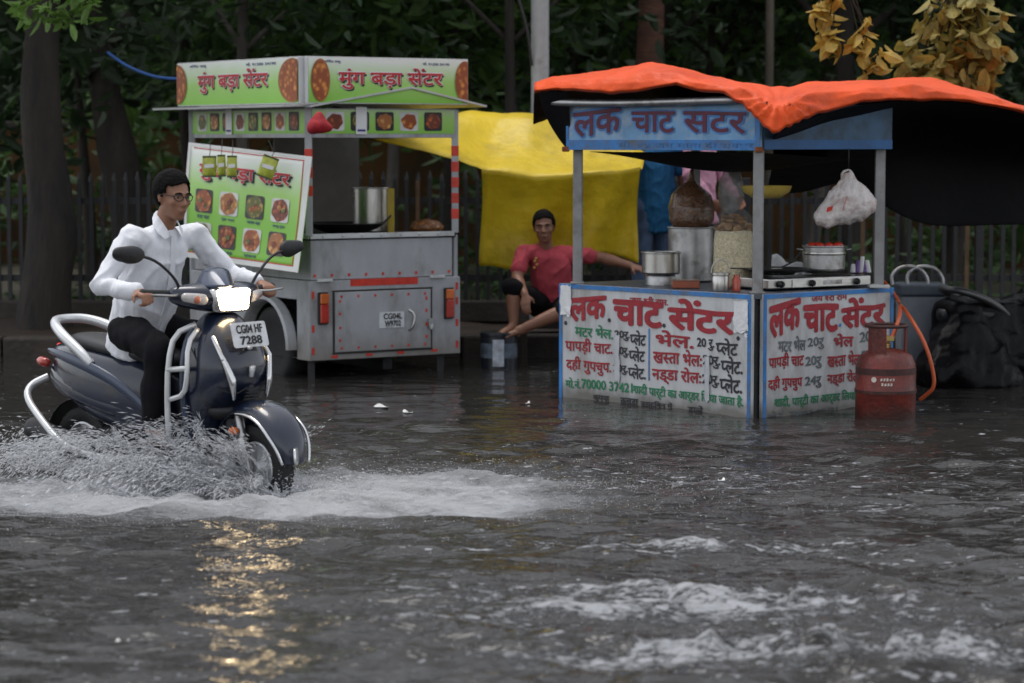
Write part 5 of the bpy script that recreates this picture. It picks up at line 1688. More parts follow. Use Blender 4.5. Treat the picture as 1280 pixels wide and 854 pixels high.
def mid(a, b, t=.5): return Vector(a) * (1 - t) + Vector(b) * t

def hand(mb, wrist, d, nrm, thumb_side, curl, size=1.0, spread=.0):
    """Palm, four fingers of unequal length and a thumb; d = finger direction, nrm = back of the hand."""
    d = Vector(d).normalized(); nrm = Vector(nrm); nrm = (nrm - d * nrm.dot(d)).normalized()
    s = d.cross(nrm) * thumb_side                      # towards the thumb
    w = Vector(wrist); k = size
    kn = [w + d * .085 * k + s * x * k for x in (.030, .010, -.010, -.029)]
    mb.hull([(w, (.024 * k,) * 3)] + [(q - d * .006, .0135 * k) for q in kn] + [(w + d * .03 + s * .026 * k, .015 * k)], 0, 8, 6)
    ax = s * 1.0
    for i, (q, ln) in enumerate(zip(kn, (.072, .080, .074, .058))):
        p = q; dir_ = d.copy()
        for j, (fr, rd) in enumerate(((.45, .0092), (.32, .0085), (.23, .0075))):
            c_ = curl[j] * (1 + .06 * i)
            dir_ = (math.cos(c_) * dir_ - math.sin(c_) * (nrm if j == 0 else nrm_)).normalized()
            nrm_ = s.cross(dir_) * thumb_side * 1.0
            if nrm_.dot(nrm) < -.999: nrm_ = -nrm_
            # keep bending in the plane of d and -nrm
            nrm_ = (dir_.cross(s)).normalized() * (1 if (dir_.cross(s)).dot(nrm) * math.cos(sum(curl[:j + 1])) >= 0 else -1)
            e = p + dir_ * ln * fr * k
            mb.cap(p, rd * k, e, rd * .93 * k, 0, 8)
            p = e
    b = w + d * .028 * k + s * .030 * k
    t1 = b + (d * .55 + s * .75 - nrm * .35).normalized() * .034 * k
    t2 = t1 + (d * .80 + s * .15 - nrm * .65).normalized() * .030 * k
    mb.cap(b, .0125 * k, t1, .0105 * k, 0, 8); mb.cap(t1, .0105 * k, t2, .0085 * k, 0, 8)

def head(mb, c, fwd, up):
    """Skull, jaw, nose, brow, lips, ears; c is the middle of the head at eye height."""
    f = Vector(fwd).normalized(); u = Vector(up); u = (u - f * u.dot(f)).normalized(); l = u.cross(f)
    R = basis(f, l, u).to_3x3(); c = Vector(c)
    def q(x, y, z): return c + R @ Vector((x, y, z))
    mb.hull([(q(-.015, 0, .025), (.094, .074, .088), R)], 0, 20, 14)
    mb.hull([(q(.03, 0, -.02), (.058, .064, .06), R), (q(.052, 0, -.095), (.026, .030, .022), R), (q(-.005, .045, -.065), (.03, .014, .03), R), (q(-.005, -.045, -.065), (.03, .014, .03), R)], 0, 12, 9)
    mb.hull([(q(.078, .02, .022), (.012, .020, .009), R), (q(.078, -.02, .022), (.012, .020, .009), R), (q(.070, .042, .016), (.010, .012, .009), R), (q(.070, -.042, .016), (.010, .012, .009), R)], 0)
    mb.hull([(q(.084, 0, .006), .008), (q(.106, 0, -.030), (.012, .011, .009), R), (q(.086, 0, -.036), (.012, .014, .007), R)], 0)
    for s in (-1, 1):
        mb.hull([(q(.092, s * .012, -.034), (.010, .009, .008), R)], 0)
        mb.hull([(q(.055, s * .046, -.024), (.022, .018, .018), R)], 0)
        mb.hull([(q(-.012, s * .078, .004), (.018, .007, .028), R), (q(-.008, s * .075, -.024), (.010, .006, .012), R)], 0)
    mb.hull([(q(.083, .016, -.060), (.010, .010, .0055), R), (q(.083, -.016, -.060), (.010, .010, .0055), R), (q(.089, 0, -.058), (.009, .010, .006), R)], 0)
    mb.hull([(q(.080, .013, -.071), (.010, .010, .006), R), (q(.080, -.013, -.071), (.010, .010, .006), R), (q(.086, 0, -.072), (.009, .010, .007), R)], 0)
    return q, R

def face_bits(root, q, R, skin):
    for s in (-1, 1):
        g = MB(); g.ball(q(.070, s * .031, .003), (.0135, .0140, .0055), 0, R, 12, 8); g.ball(q(.0800, s * .031, .003), (.0044, .0062, .0054), 1, R, 10, 7)
        g.build('eye', [m_eye, m_iris], root, smooth=True)
        g = MB(); g.tube([q(.088, s * .013, .020), q(.090, s * .030, .026), q(.078, s * .050, .019)], [.0035, .005, .0025], 0, 6, smooth=2); g.build('eyebrow', m_hair, root, smooth=True)
    g = MB(); g.hull([(q(.091, .0, -.064), (.004, .010, .0035), R), (q(.083, .020, -.065), (.003, .004, .002), R), (q(.083, -.020, -.065), (.003, .004, .002), R)], 0); g.build('lips', m_lip, root, smooth=True)

def hair_cap(root, q, R, front=.062, low=-.035, thick=.018, style=0):
    g = MB()
    g.hull([(q(-.022, 0, .034), (.092 + thick, .072 + thick, .088 + thick), R)], 0, 24, 16)
    g = remeshed(g, .006, 0)
    c0 = q(0, 0, 0); Ri = R.inverted()
    keep = []
    L_ = [Ri @ (v - c0) for v in g.v]
    def ok(p):
        if p.x > .035: return p.z > .066 + .010 * math.sin(p.y * 38 + 1) + style * .008
        if p.x > -.030: return p.z > (.016 if abs(p.y) > .05 else .05) - (.022 if p.x < .012 else 0)
        return p.z > low - .02
    fs = [f for f in g.f if all(ok(L_[i]) for i in f)]
    g.f = fs; g.m = [0] * len(fs)
    used = sorted({i for f in fs for i in f}); mp = {a: b for b, a in enumerate(used)}
    arr = np.array([tuple(L_[i]) for i in used])
    nz = noise3(arr, 60, 3) * .004 + noise3(arr * np.array([1, 3, 1]), 24, 5) * .005
    g.v = [c0 + R @ (Vector(p) * (1 + n * 4)) for p, n in zip(arr, nz)]
    g.f = [[mp[i] for i in f] for f in fs]
    o = g.build('hair', m_hair, root, smooth=True)
    md = o.modifiers.new('thickness', 'SOLIDIFY'); md.thickness = .012; md.offset = -1
    return o

def body(root, J, skin, shirt=None, sleeve='long', trouser=None, trouser_to='ankle', bare=True, hands=None, shirt_low=.10, girth=1.0, collar=None, vox=.0075, arm=1.0):
    """One continuous body, then shirt and trousers fitted over it."""
    mb = MB()
    q, R = head(mb, J['head'], J['face'], J['up'])
    up = (Vector(J['neck']) - Vector(J['pelvis'])).normalized()
    sh = Vector(J['shL']) - Vector(J['shR']); lat = sh.normalized()
    fw = lat.cross(up).normalized()
    Rt = basis(fw, lat, up).to_3x3()
    nk = Vector(J['neck'])
    mb.cap(nk - up * .02, .056, q(-.02, 0, -.05), .05, 0, 12)
    ch, wa, pe = Vector(J['chest']), mid(J['chest'], J['pelvis'], .55), Vector(J['pelvis'])
    mb.hull([(nk - up * .05, (.055, .07, .03), Rt), (ch + up * .08, (.085 * girth, .15, .07), Rt), (ch, (.10 * girth, .145, .09), Rt)], 0, 14, 10)
    mb.hull([(ch, (.10 * girth, .14, .08), Rt), (wa, (.092 * girth, .125, .08), Rt), (pe, (.10 * girth, .145, .085), Rt)], 0, 14, 10)
    for s in 'LR':
        S, E, W = (Vector(J[k + s]) for k in ('sh', 'el', 'wr'))
        mb.hull([(S, .052), (ch + up * .10 + lat * (.10 if s == 'L' else -.10), .055)], 0)
        mb.cap(S, .050 * arm, E, .038 * arm); mb.cap(E, .038 * arm, W, .025 * arm)
        mb.cap(mid(E, W, .2), .040 * arm, mid(E, W, .5), .034 * arm)
        H, K, A, T = (Vector(J[k + s]) for k in ('hip', 'kn', 'an', 'to'))
        mb.hull([(H, .088), (mid(H, K, .35), .077), (K, .054)], 0)
        mb.cap(K, .054, mid(K, A, .28), .056); mb.cap(mid(K, A, .28), .056, A, .033)
        mb.hull([(A - (T - A).normalized() * .035 - Vector((0, 0, .025)), (.030, .030, .026)), (mid(A, T, .6), (.034, .034, .022)), (T, (.030, .030, .014))], 0)
        mb.cap(A, .034, mid(A, T, .25), .034)
        hd = hands[s]
        hand(mb, W, hd[0], hd[1], hd[2], hd[3])
        for i in range(5) if bare else ():
            ft = (T - A).normalized(); sd = ft.cross(Vector((0, 0, 1))).normalized()
            mb.cap(T + sd * (-.022 + .011 * i), .009, T + ft * (.028 - .003 * abs(i - 1)) + sd * (-.026 + .013 * i), .008)
    b = remeshed(mb, vox, 2)
    b.build('body', skin, root, smooth=True)
    face_bits(root, q, R, skin)
    if shirt:
        g = MB()
        g.hull([(nk - up * .045, (.062, .085, .025), Rt), (ch + up * .08, (.105 * girth, .165, .075), Rt), (ch, (.122 * girth, .165, .09), Rt)], 0, 14, 10)
        g.hull([(ch, (.122 * girth, .163, .08), Rt), (wa, (.118 * girth, .158, .08), Rt), (pe + up * .02, (.126 * girth, .172, .085), Rt)], 0, 14, 10)
        if shirt_low > .0:
            g.hull([(pe + up * .02, (.126 * girth, .174, .06), Rt), (pe - up * shirt_low + fw * .03, (.125 * girth, .182, .03), Rt)], 0, 14, 10)
        for s in 'LR':
            S, E, W = (Vector(J[k + s]) for k in ('sh', 'el', 'wr'))
            g.hull([(S - up * .004, .064), (ch + up * .095 + lat * (.09 if s == 'L' else -.09), .068)], 0)
            if sleeve == 'long':
                g.cap(S - up * .004, .060, mid(S, E, .5), .055); g.cap(mid(S, E, .5), .055, E, .050); g.cap(E, .050, mid(E, W, .90), .040); g.cap(mid(E, W, .88), .037, mid(E, W, .95), .038)
            else:
                g.cap(S, .068, mid(S, E, .62), .060)
        g = remeshed(g, .008, 3, lambda p: .004 * noise3(p * np.array([1, 1, 1.5]), 14, 2) + .012 * (1 - np.abs(noise3(p * np.array([1, 1, .9]) + .02 * np.sin(p[:, [2, 0, 1]] * 21), 17, 5))) ** 2 + .005 * (1 - np.abs(noise3(p * np.array([1.3, 1.3, .8]), 36, 6))) ** 2 - .004)
        so = g.build('shirt', shirt, root, smooth=True)
        if collar:
            g = MB()
            for s in (-1, 1):
                a = nk + up * .045 - fw * .062; b_ = nk + up * .034 + lat * s * .072; c_ = nk - up * .022 + fw * .088 + lat * s * .018
                d_ = nk - up * .080 + fw * .125 + lat * s * .070
                e_ = nk - up * .008 + lat * s * .108; f_ = nk + up * .012 - fw * .092
                g.add([a, b_, c_, d_, e_, f_], [(0, 1, 4, 5), (1, 2, 3, 4)])
            g.build('collar', collar, so, solid=.008, subsurf=1)
            g = MB()
            rows = []
            for t in np.linspace(0, 1, 9):
                p = mid(nk - up * .045 + fw * .082, pe + up * .0 + fw * .135, t) + fw * (.035 * math.sin(math.pi * t))
                rows.append([p + lat * x for x in (-.016, .016)])
            g.grid(rows)
            g.build('placket', collar, so, solid=.006)
    if trouser:
        g = MB()
        g.hull([(pe + up * .05, (.112 * girth, .152, .04), Rt), (pe - up * .04, (.118 * girth, .165, .07), Rt)], 0)
        for s in 'LR':
            H, K, A = (Vector(J[k + s]) for k in ('hip', 'kn', 'an'))
            g.hull([(H, .106), (mid(H, K, .4), .096), (K, .076)], 0)
            if trouser_to == 'ankle':
                g.cap(K, .076, mid(K, A, .40), .076); g.cap(mid(K, A, .4), .076, mid(K, A, .90), .062)
            else:
                g.cap(mid(H, K, .7), .085, mid(H, K, 1.02), .080)
        g = remeshed(g, .011, 3, lambda p: .007 * noise3(p * np.array([1, 1, 1.3]), 16, 7) + .004 * noise3(p, 35, 8))
        g.build('trousers' if trouser_to == 'ankle' else 'shorts', trouser, root, smooth=True)
    return q, R, Rt

m_shirtw = mat('white_cotton', (.76, .77, .81), .8, var=.05, scale=9, bump=.55, bscale=9, stretch=(1.6, 1.6, .8))
m_trou = mat('black_trousers', (.007, .007, .009), .85, var=.3, scale=9, spec=.15, bump=.3, bscale=14)
# rider, in the scooter's own frame
MS = Matrix.Translation(SCO) @ Matrix.Rotation(-TH, 4, 'Z')
def S(x, y, z): return MS @ Vector((x, y, z))
STEER = math.radians(-6)
def H_(x, y, z):
    """A point fixed to the handlebar, which is turned a little to the right."""
    px, pz = .36, 0
    c, s = math.cos(STEER), math.sin(STEER)
    return (px + (x - px) * c - y * s, (x - px) * s + y * c, z)
gripL, gripR = H_(.33, .36, 1.035), H_(.33, -.36, 1.035)
rider = thing('person', 'man in white shirt, black trousers and glasses riding a dark scooter through the flood', 'person', S(-.1, 0, .0))
def sv(v): return S(*v)
J = dict(pelvis=S(-.20, 0, .855), chest=S(-.085, 0, 1.20), neck=S(.0, 0, 1.395), head=S(.062, 0, 1.520),
         face=MS.to_3x3() @ Vector((1, -.10, -.10)), up=MS.to_3x3() @ Vector((.12, .02, 1)),
         shL=S(-.02, .205, 1.325), shR=S(-.02, -.205, 1.315), elL=S(.07, .37, 1.11), elR=S(-.02, -.41, 1.09),
         wrL=S(*(Vector(gripL) + Vector((-.075, .0, .045)))), wrR=S(*(Vector(gripR) + Vector((-.085, -.015, .035)))),
         hipL=S(-.18, .10, .835), hipR=S(-.18, -.10, .835), knL=S(.20, .19, .79), knR=S(.17, -.20, .77),
         anL=S(.12, .15, .385), anR=S(.09, -.17, .375), toL=S(.25, .16, .335), toR=S(.22, -.19, .325))
fwl = MS.to_3x3() @ Vector((math.cos(STEER), math.sin(STEER), 0))
GRIP = (1.05, 1.25, .8)
hands = {'L': ((fwl * .95 + Vector((0, 0, -.25))), fwl * .3 + Vector((0, 0, 1)), -1, GRIP), 'R': ((fwl * .95 + Vector((0, 0, -.25))), fwl * .3 + Vector((0, 0, 1)), 1, GRIP)}
q, R, Rt = body(rider, J, m_skin, m_shirtw, 'long', m_trou, 'ankle', True, hands, .12, 1.14, m_shirtw)
hair_cap(rider, q, R, style=0)
g = MB()
for s in (-1, 1):
    g.tube([q(.094 - .012 * abs(math.cos(a)) * (1 if math.cos(a) * s > 0 else .0), s * .032 + .024 * math.cos(a), .002 + .016 * math.sin(a)) for a in np.linspace(0, 6.283, 18, endpoint=False)], .0022, 0, 6, closed=True)
    g.tube([q(.086, s * .056, .008), q(.05, s * .074, .010), q(-.005, s * .084, .008), q(-.02, s * .083, -.006)], .0022, 0, 6)
g.tube([q(.096, -.009, .006), q(.100, 0, .009), q(.096, .009, .006)], .0022, 0, 6)
go = g.build('glasses', m_black, rider, smooth=True)
for s in (-1, 1):
    A_s, ft = Vector(J['an' + ('L' if s > 0 else 'R')]), None
    T_s = Vector(J['to' + ('L' if s > 0 else 'R')])
    ft = (T_s - A_s); ft.z = 0; ft.normalize(); sd = ft.cross(Vector((0, 0, 1)))
    b0 = Vector((A_s.x, A_s.y, T_s.z - .026))
    Rf = basis(ft, sd, Vector((0, 0, 1))).to_3x3()
    g = MB(); g.hull([(b0 - ft * .05, (.03, .034, .010), Rf), (b0 + ft * .12, (.05, .044, .010), Rf), (b0 + ft * .165, (.025, .038, .010), Rf)], 0)
    g.tube([b0 + ft * .09 - sd * .04, b0 + ft * .095 + Vector((0, 0, .062)), b0 + ft * .09 + sd * .04], .008, 0, 6, smooth=2)
    g.build('sandal', mat('brown_sandal', (.08, .035, .02), .6), rider, smooth=True)

# man sitting behind, resting a foot on the drum
m_pink = mat('faded_red_tshirt', (.40, .048, .066), .85, var=.12, scale=8, bump=.15, bscale=50)
m_dark = mat('black_shorts', (.006, .006, .007), .9, var=.3, spec=.15)
sit = thing('person', 'man in a faded red tshirt and black shorts sitting before the yellow tarpaulin', 'person', P(690, 400, 18.4))
d0 = 18.15
J = dict(pelvis=P(692, 378, 18.42), chest=P(688, 332, 18.32), neck=P(682, 306, 18.26), head=P(680, 284, 18.22),
         face=Vector((-.06, -1, -.02)), up=Vector((-.06, 0, 1)),
         shR=P(654, 316, 18.24), shL=P(713, 319, 18.32), elR=P(646, 348, 18.12), wrR=P(656, 368, 17.93),
         elL=P(752, 322, 18.42), wrL=P(788, 332, 18.34),
         hipR=P(680, 384, 18.36), hipL=P(704, 385, 18.38), knR=P(641, 361, 17.98), anR=P(642, 408, 17.94), toR=P(628, 415, 17.85),
         knL=P(706, 389, 17.92), anL=P(652, 411, 17.86), toL=P(634, 420, 17.80))
LAX = (.25, .35, .25)
hands = {'R': (P(657, 390, 17.86) - P(656, 368, 17.93), Vector((-.3, -1, .2)), -1, LAX), 'L': (P(806, 338, 18.3) - P(788, 332, 18.34), Vector((.1, -.4, 1)), 1, LAX)}
q, R, Rt = body(sit, J, m_skin2, m_pink, 'short', m_dark, 'knee', True, hands, .03, 1.24, arm=1.18)
hair_cap(sit, q, R, style=.3)
g = MB()
fc = P(655, 330, 18.13)
for i, (dx, dz) in enumerate(((.01, .02), (.025, -.005), (.005, -.03), (.02, .04))):
    g.hull([(P(667, 330, 18.175) + Vector((dx, 0, dz)), (.012, .006, .012))], 0, 8, 5)
g.build('print', mat('gold_print', (.45, .24, .06), .6), sit, smooth=True)
pc = P(692, 400, 18.45)
g = MB(); g.box((pc.x, pc.y, .285), (.55, .32, .05)); 
for sx in (-1, 1):
    for sy in (-1, 1):
        g.box((pc.x + sx * .23, pc.y + sy * .12, .075), (.05, .05, .37))
tag(g.build('low_bench', mat('dark_timber', (.035, .024, .017), .7, var=.4, scale=8, bump=.3), bevel=.006), 'low dark wooden bench under the seated man', 'bench')

# two people standing behind the snack stall, backs half turned
m_blueT = mat('blue_tshirt', (.012, .115, .26), .85, var=.15, scale=7, bump=.15, bscale=50)
m_pinkT = mat('pale_pink_shirt', (.56, .28, .38), .85, var=.10, scale=7, bump=.15, bscale=50)
m_jean = mat('washed_denim', (.07, .115, .20), .85, var=.35, scale=9, bump=.2, bscale=90)
def stander(px, d, lab, face, shirt, trou, sleeve, reach=None, hs=1.0, girth=1.0, lowhem=.06):
    t = thing('person', lab, 'person', (xat(px, d), d, .17))
    o = Vector((xat(px, d), d, .17)); f = Vector(face).normalized(); l = Vector((-f.y, f.x, 0))
    def B(x, y, z): return o + f * x + l * y + Vector((0, 0, z * hs))
    J = dict(pelvis=B(0, 0, .95), chest=B(.0, 0, 1.25), neck=B(-.01, 0, 1.47), head=B(.02, 0, 1.62), face=f + Vector((0, 0, -.1)), up=Vector((0, 0, 1)),
             shL=B(-.01, .19, 1.41), shR=B(-.01, -.19, 1.41), elL=B(.02, .25, 1.12), elR=B(-.02, -.25, 1.12), wrL=B(.16, .22, .90), wrR=B(.06, -.25, .87),
             hipL=B(0, .10, .93), hipR=B(0, -.10, .93), knL=B(.02, .11, .50), knR=B(.03, -.11, .50), anL=B(-.02, .11, .08), anR=B(-.01, -.11, .08), toL=B(.12, .13, .03), toR=B(.13, -.13, .03))
    if reach: J.update({k: B(*v) for k, v in reach.items()})
    dn = Vector((0, 0, -1))
    hands = {'L': (J['wrL'] - J['elL'], l, 1, LAX), 'R': (J['wrR'] - J['elR'], -l, -1, LAX)}
    q, R, Rt = body(t, J, m_skin2, shirt, sleeve, trou, 'ankle', True, hands, lowhem, girth, vox=.009)
    hair_cap(t, q, R)
    return t
stander(818, 19.2, 'person in a blue tshirt and washed jeans standing behind the snack stall', (-.4, .9, 0), m_blueT, m_jean, 'short', hs=1.06, girth=1.2, lowhem=.20)
stander(874, 19.25, 'person in a pale pink shirt standing behind the brown snack bag', (.75, -.35, 0), m_pinkT, mat('grey_trousers', (.05, .05, .055), .8), 'long',
        {'elR': (.02, -.27, 1.20), 'wrR': (.17, -.16, 1.0), 'elL': (.10, .26, 1.18), 'wrL': (.26, .16, 1.02)}, hs=1.05, lowhem=.12)
# ------------------------------------------------------------------ the moving scooter (own frame: x forward, y left, z up from the road)
m_body = mat('midnight_blue_paint', (.007, .012, .030), .28, metal=.0, var=.2, scale=5, coat=.8, dirt=(.035, .035, .036), dirt_amt=.22, spec=.4)
m_bodyl = mat('steel_blue_paint', (.030, .045, .085), .32, metal=.15, var=.15, scale=4, coat=.6, dirt=(.08, .08, .085), dirt_amt=.15)
m_plast = mat('matt_black_plastic', (.014, .014, .016), .55, var=.3, scale=8)
m_seat = mat('black_vinyl_seat', (.020, .020, .022), .48, var=.25, scale=8, bump=.15, bscale=120)
m_chrome = mat('scuffed_chrome', (.66, .66, .67), .22, metal=1.0, var=.12, scale=12)
m_silver = mat('silver_paint', (.62, .63, .64), .34, metal=.5, var=.12, scale=7, coat=.3)
m_clear = mat('clear_lens', (.50, .46, .44), .12, var=.2, scale=20, coat=.8)
m_headl = mat('lit_headlamp', (.9, .85, .7), .2, emit=(1.0, .74, .42), estr=18.0)
m_mirror = mat('mirror_glass', (.10, .11, .12), .05, metal=1.0, var=.05)
m_taill = mat('tail_lens', (.45, .02, .02), .18, var=.25, scale=12, coat=.6, emit=(1, .06, .04), estr=.5)
sc_root = thing('motor_scooter', 'midnight blue motor scooter with lit headlamp ploughing through the flood water', 'scooter', SCO, -TH)
def ring_xy(z, xb, xf, w, n=22, p=2.6, back=.55):
    """Horizontal slice of the apron: flat-ish back, round nose."""
    out = []
    for i in range(n):
        a = 2 * math.pi * i / n
        c, s = math.cos(a), math.sin(a)
        xx = (abs(c) ** (2 / p)) * (1 if c > 0 else -1); yy = (abs(s) ** (2 / p)) * (1 if s > 0 else -1)
        xm = xb + (xf - xb) * .3
        x = xm + (xf - xm) * xx if c > 0 else xm + (xm - xb) * xx
        out.append(S(x - (.07 if c < 0 else .0), w * yy * (1 - .18 * max(0, xx) ** 2), z))
    return out
g = MB()
g.rings([ring_xy(*r) for r in ((.275, .37, .41, .13), (.30, .365, .43, .16), (.42, .36, .45, .19), (.50, .365, .50, .205), (.56, .37, .565, .215), (.62, .375, .605, .222), (.70, .38, .620, .220), (.78, .385, .590, .210), (.84, .39, .550, .185), (.90, .395, .505, .135), (.945, .40, .48, .075), (.96, .41, .46, .05))])
ap = g.build('front_apron', m_body, sc_root, smooth=True, subsurf=1)
g = MB()          # leg shield lip along the edges
for s in (-1, 1):
    g.tube([S(.37, s * .17, .29), S(.365, s * .210, .42), S(.365, s * .230, .58), S(.365, s * .232, .70), S(.365, s * .214, .80), S(.365, s * .155, .90)], .013, 0, 8, smooth=2)
g.build('leg_shield_edge', m_bodyl, ap, smooth=True)
for s in (-1, 1):  # bright trims running down the nose, with clear position lamps
    g = MB(); g.hull([(S(.500, s * .150, .845), (.012, .014, .012)), (S(.575, s * .155, .745), (.014, .018, .016))], 0); g.hull([(S(.575, s * .155, .745), (.014, .016, .016)), (S(.606, s * .120, .630), (.018, .030, .040)), (S(.600, s * .110, .560), (.010, .014, .02))], 0)
    g.build('nose_trim', m_chrome, ap, smooth=True)
g = MB(); g.hull([(S(.617, 0, .70), (.016, .045, .008)), (S(.607, 0, .655), (.012, .03, .008))], 0); g.hull([(S(.60, .0, .79), (.012, .05, .006)), (S(.60, .0, .80), (.012, .06, .006))], 0); g.build('nose_badge', m_silver, ap, smooth=True)
g = MB()
g.rings([ring_xy(z, a, b, w) for z, a, b, w in ((.44, .445, .52, .11), (.47, .44, .57, .15), (.50, .44, .575, .16))]); g.build('apron_underside', m_plast, ap, smooth=True)
g = MB()
for s in (-1, 1):
    g.tube([S(.608, s * .03, .60), S(.600, s * .10, .57), S(.55, s * .165, .60), S(.47, s * .205, .70), S(.41, s * .212, .80)], .0035, 0, 5, smooth=1)
g.build('panel_seam', m_plast, ap, smooth=True)
for k in range(4):
    g = MB(); g.box(S(.612, 0, .545 + .016 * k), (.012, .10 - .008 * k, .006), 0, MS.to_3x3()); g.build('grille_slot', m_plast, ap)
# floorboard and tunnel
g = MB(); g.rings([[S(x, y * w, z) for y, z in ((-1, .265), (1, .265), (1, .30), (.94, .315), (-.94, .315), (-1, .30))] for x, w in ((-.08, .15), (-.04, .185), (.20, .19), (.38, .175), (.42, .14))])
g.build('floorboard', m_plast, sc_root, bevel=.006)
# rear body
def ring_yz(x, z0, z1, w, p=2.8, n=20):
    out = []
    zc_, h = (z0 + z1) / 2, (z1 - z0) / 2
    for i in range(n):
        a = 2 * math.pi * i / n
        c, s = math.cos(a), math.sin(a)
        out.append(S(x, w * (abs(c) ** (2 / p)) * (1 if c > 0 else -1), zc_ + h * (abs(s) ** (2 / p)) * (1 if s > 0 else -1)))
    return out
g = MB(); g.rings([ring_yz(*r) for r in ((.10, .30, .62, .10), (.06, .30, .66, .125), (-.04, .31, .70, .155), (-.20, .31, .735, .195), (-.40, .35, .755, .215), (-.58, .43, .76, .20), (-.70, .52, .755, .155), (-.79, .63, .745, .09), (-.83, .66, .73, .05))])
rb = g.build('rear_body', m_body, sc_root, smooth=True, subsurf=1)
for s in (-1, 1):
    g = MB(); g.rings([[S(x, s * (y + dy), z + dz) for dy, dz in ((0, h), (.012, h * .5), (.014, -h * .5), (0, -h), (-.03, 0))] for x, y, z, h in ((.06, .118, .40, .035), (-.04, .150, .50, .04), (-.20, .183, .60, .042), (-.40, .200, .665, .040), (-.60, .187, .70, .034), (-.78, .138, .72, .02))])
    g.build('side_strip', m_bodyl, rb, smooth=True, subsurf=1)
    g = MB(); g.rings([[S(x, s * y, z + dz) for y, dz in ((w, .07), (w + .018, .0), (w + .006, -.07), (w - .05, -.05), (w - .05, .05))] for x, w, z in ((-.10, .16, .44), (-.30, .19, .48), (-.52, .195, .53), (-.68, .16, .565), (-.80, .10, .61))]); g.build('tail_cowl', m_body, rb, smooth=True, subsurf=1)
# seat
g = MB(); g.rings([ring_yz(x, z0, z1, w, 2.4) for x, z0, z1, w in ((.12, .66, .715, .07), (.08, .655, .745, .105), (-.02, .67, .765, .13), (-.16, .69, .775, .148), (-.30, .70, .785, .152), (-.38, .70, .80, .148), (-.50, .705, .81, .140), (-.62, .715, .81, .115), (-.68, .725, .80, .08), (-.70, .735, .78, .05))])
g.build('seat', m_seat, sc_root, smooth=True, subsurf=1)
# grab rail
g = MB(); g.tube([S(-.36, -.185, .665), S(-.44, -.195, .73), S(-.60, -.190, .815), S(-.74, -.12, .865), S(-.79, 0, .870), S(-.74, .12, .865), S(-.60, .190, .815), S(-.44, .195, .73), S(-.36, .185, .665)], [.020, .026, .028, .026, .024, .026, .028, .026, .020], 0, 10, smooth=2)
g.build('grab_rail', m_silver, sc_root, smooth=True)
g = MB(); g.hull([(S(-.84, 0, .69), (.02, .07, .05)), (S(-.80, 0, .68), (.03, .10, .055))], 0); g.build('tail_lamp', m_taill, sc_root, smooth=True)
for s in (-1, 1):
    g = MB(); g.hull([(S(-.81, s * .14, .655), (.03, .03, .024)), (S(-.77, s * .15, .65), (.03, .025, .025))], 0); g.build('rear_indicator', m_lamp, sc_root, smooth=True)
# guards: bright rail round the tail side, ladder tubes on the leg shield
for s in (-1, 1):
    g = MB(); g.tube([S(-.82, s * .09, .57), S(-.87, s * .17, .53), S(-.84, s * .225, .47), S(-.70, s * .245, .37), S(-.54, s * .25, .26), S(-.40, s * .245, .22), S(-.18, s * .225, .20), S(-.05, s * .20, .215)], .019, 0, 10, smooth=2)
    g.build('side_guard', m_silver, sc_root, smooth=True)
    g = MB()
    g.tube([S(.30, s * .12, .275), S(.285, s * .245, .30), S(.29, s * .262, .50), S(.30, s * .262, .72), S(.32, s * .235, .86), S(.38, s * .15, .905)], .015, 0, 10, smooth=1)
    g.tube([S(.42, s * .175, .885), S(.425, s * .245, .82), S(.435, s * .262, .66), S(.41, s * .258, .57), S(.31, s * .262, .54)], .013, 0, 10, smooth=1)
    g.tube([S(.30, s * .262, .685), S(.435, s * .258, .70)], .014, 0, 8)
    g.build('leg_guard', m_silver, sc_root, smooth=True)
# wheels
def wheel(x, steer=0.0):
    c = Vector((x, 0, .212))
    Rz = Matrix.Rotation(steer, 3, 'Z')
    Rl = Rz @ Matrix.Rotation(math.radians(90), 3, 'X')
    R2 = MS.to_3x3() @ Rl
    cw = S(*c)
    g = MB()
    prof = [(.128, -.030), (.150, -.044), (.180, -.050), (.201, -.042), (.209, -.022), (.212, 0), (.209, .022), (.201, .042), (.180, .050), (.150, .044), (.128, .030)]
    g.lathe(prof, cw, 0, 40, R2, caps=False)
    for i in range(40):
        a = 2 * math.pi * i / 40
        for k in (-1, 1):
            p = Vector((.2075 * math.cos(a), .2075 * math.sin(a), k * .020))
            q_ = Vector((.2065 * math.cos(a + .07), .2065 * math.sin(a + .07), k * .040))
            g.beam(cw + R2 @ p, cw + R2 @ q_, .008, .006)
    w = g.build('wheel', m_rubber, sc_root, angle=40)
    g = MB(); g.lathe([(.131, -.030), (.120, -.034), (.108, -.012), (.05, -.016), (.032, -.045), (.001, -.045)], cw, 0, 32, R2, caps=False); g.lathe([(.131, .030), (.120, .034), (.108, .012), (.05, .016), (.032, .045), (.001, .045)], cw, 0, 32, R2, caps=False)
    for i in range(5):
        a = 2 * math.pi * i / 5
        for k in (-1, 1):
            g.beam(cw + R2 @ Vector((.03 * math.cos(a), .03 * math.sin(a), k * .022)), cw + R2 @ Vector((.118 * math.cos(a), .118 * math.sin(a), k * .026)), .030, .012)
    g.build('rim', m_silver, w, angle=40)
    return cw
fwc = wheel(.67, STEER); wheel(-.62)
def F(x, y, z):
    """A point that turns with the front fork."""
    c, s = math.cos(STEER), math.sin(STEER)
    x += .05
    return S(.67 + (x - .67) * c - y * s, (x - .67) * s + y * c, z)
g = MB()
rings = []
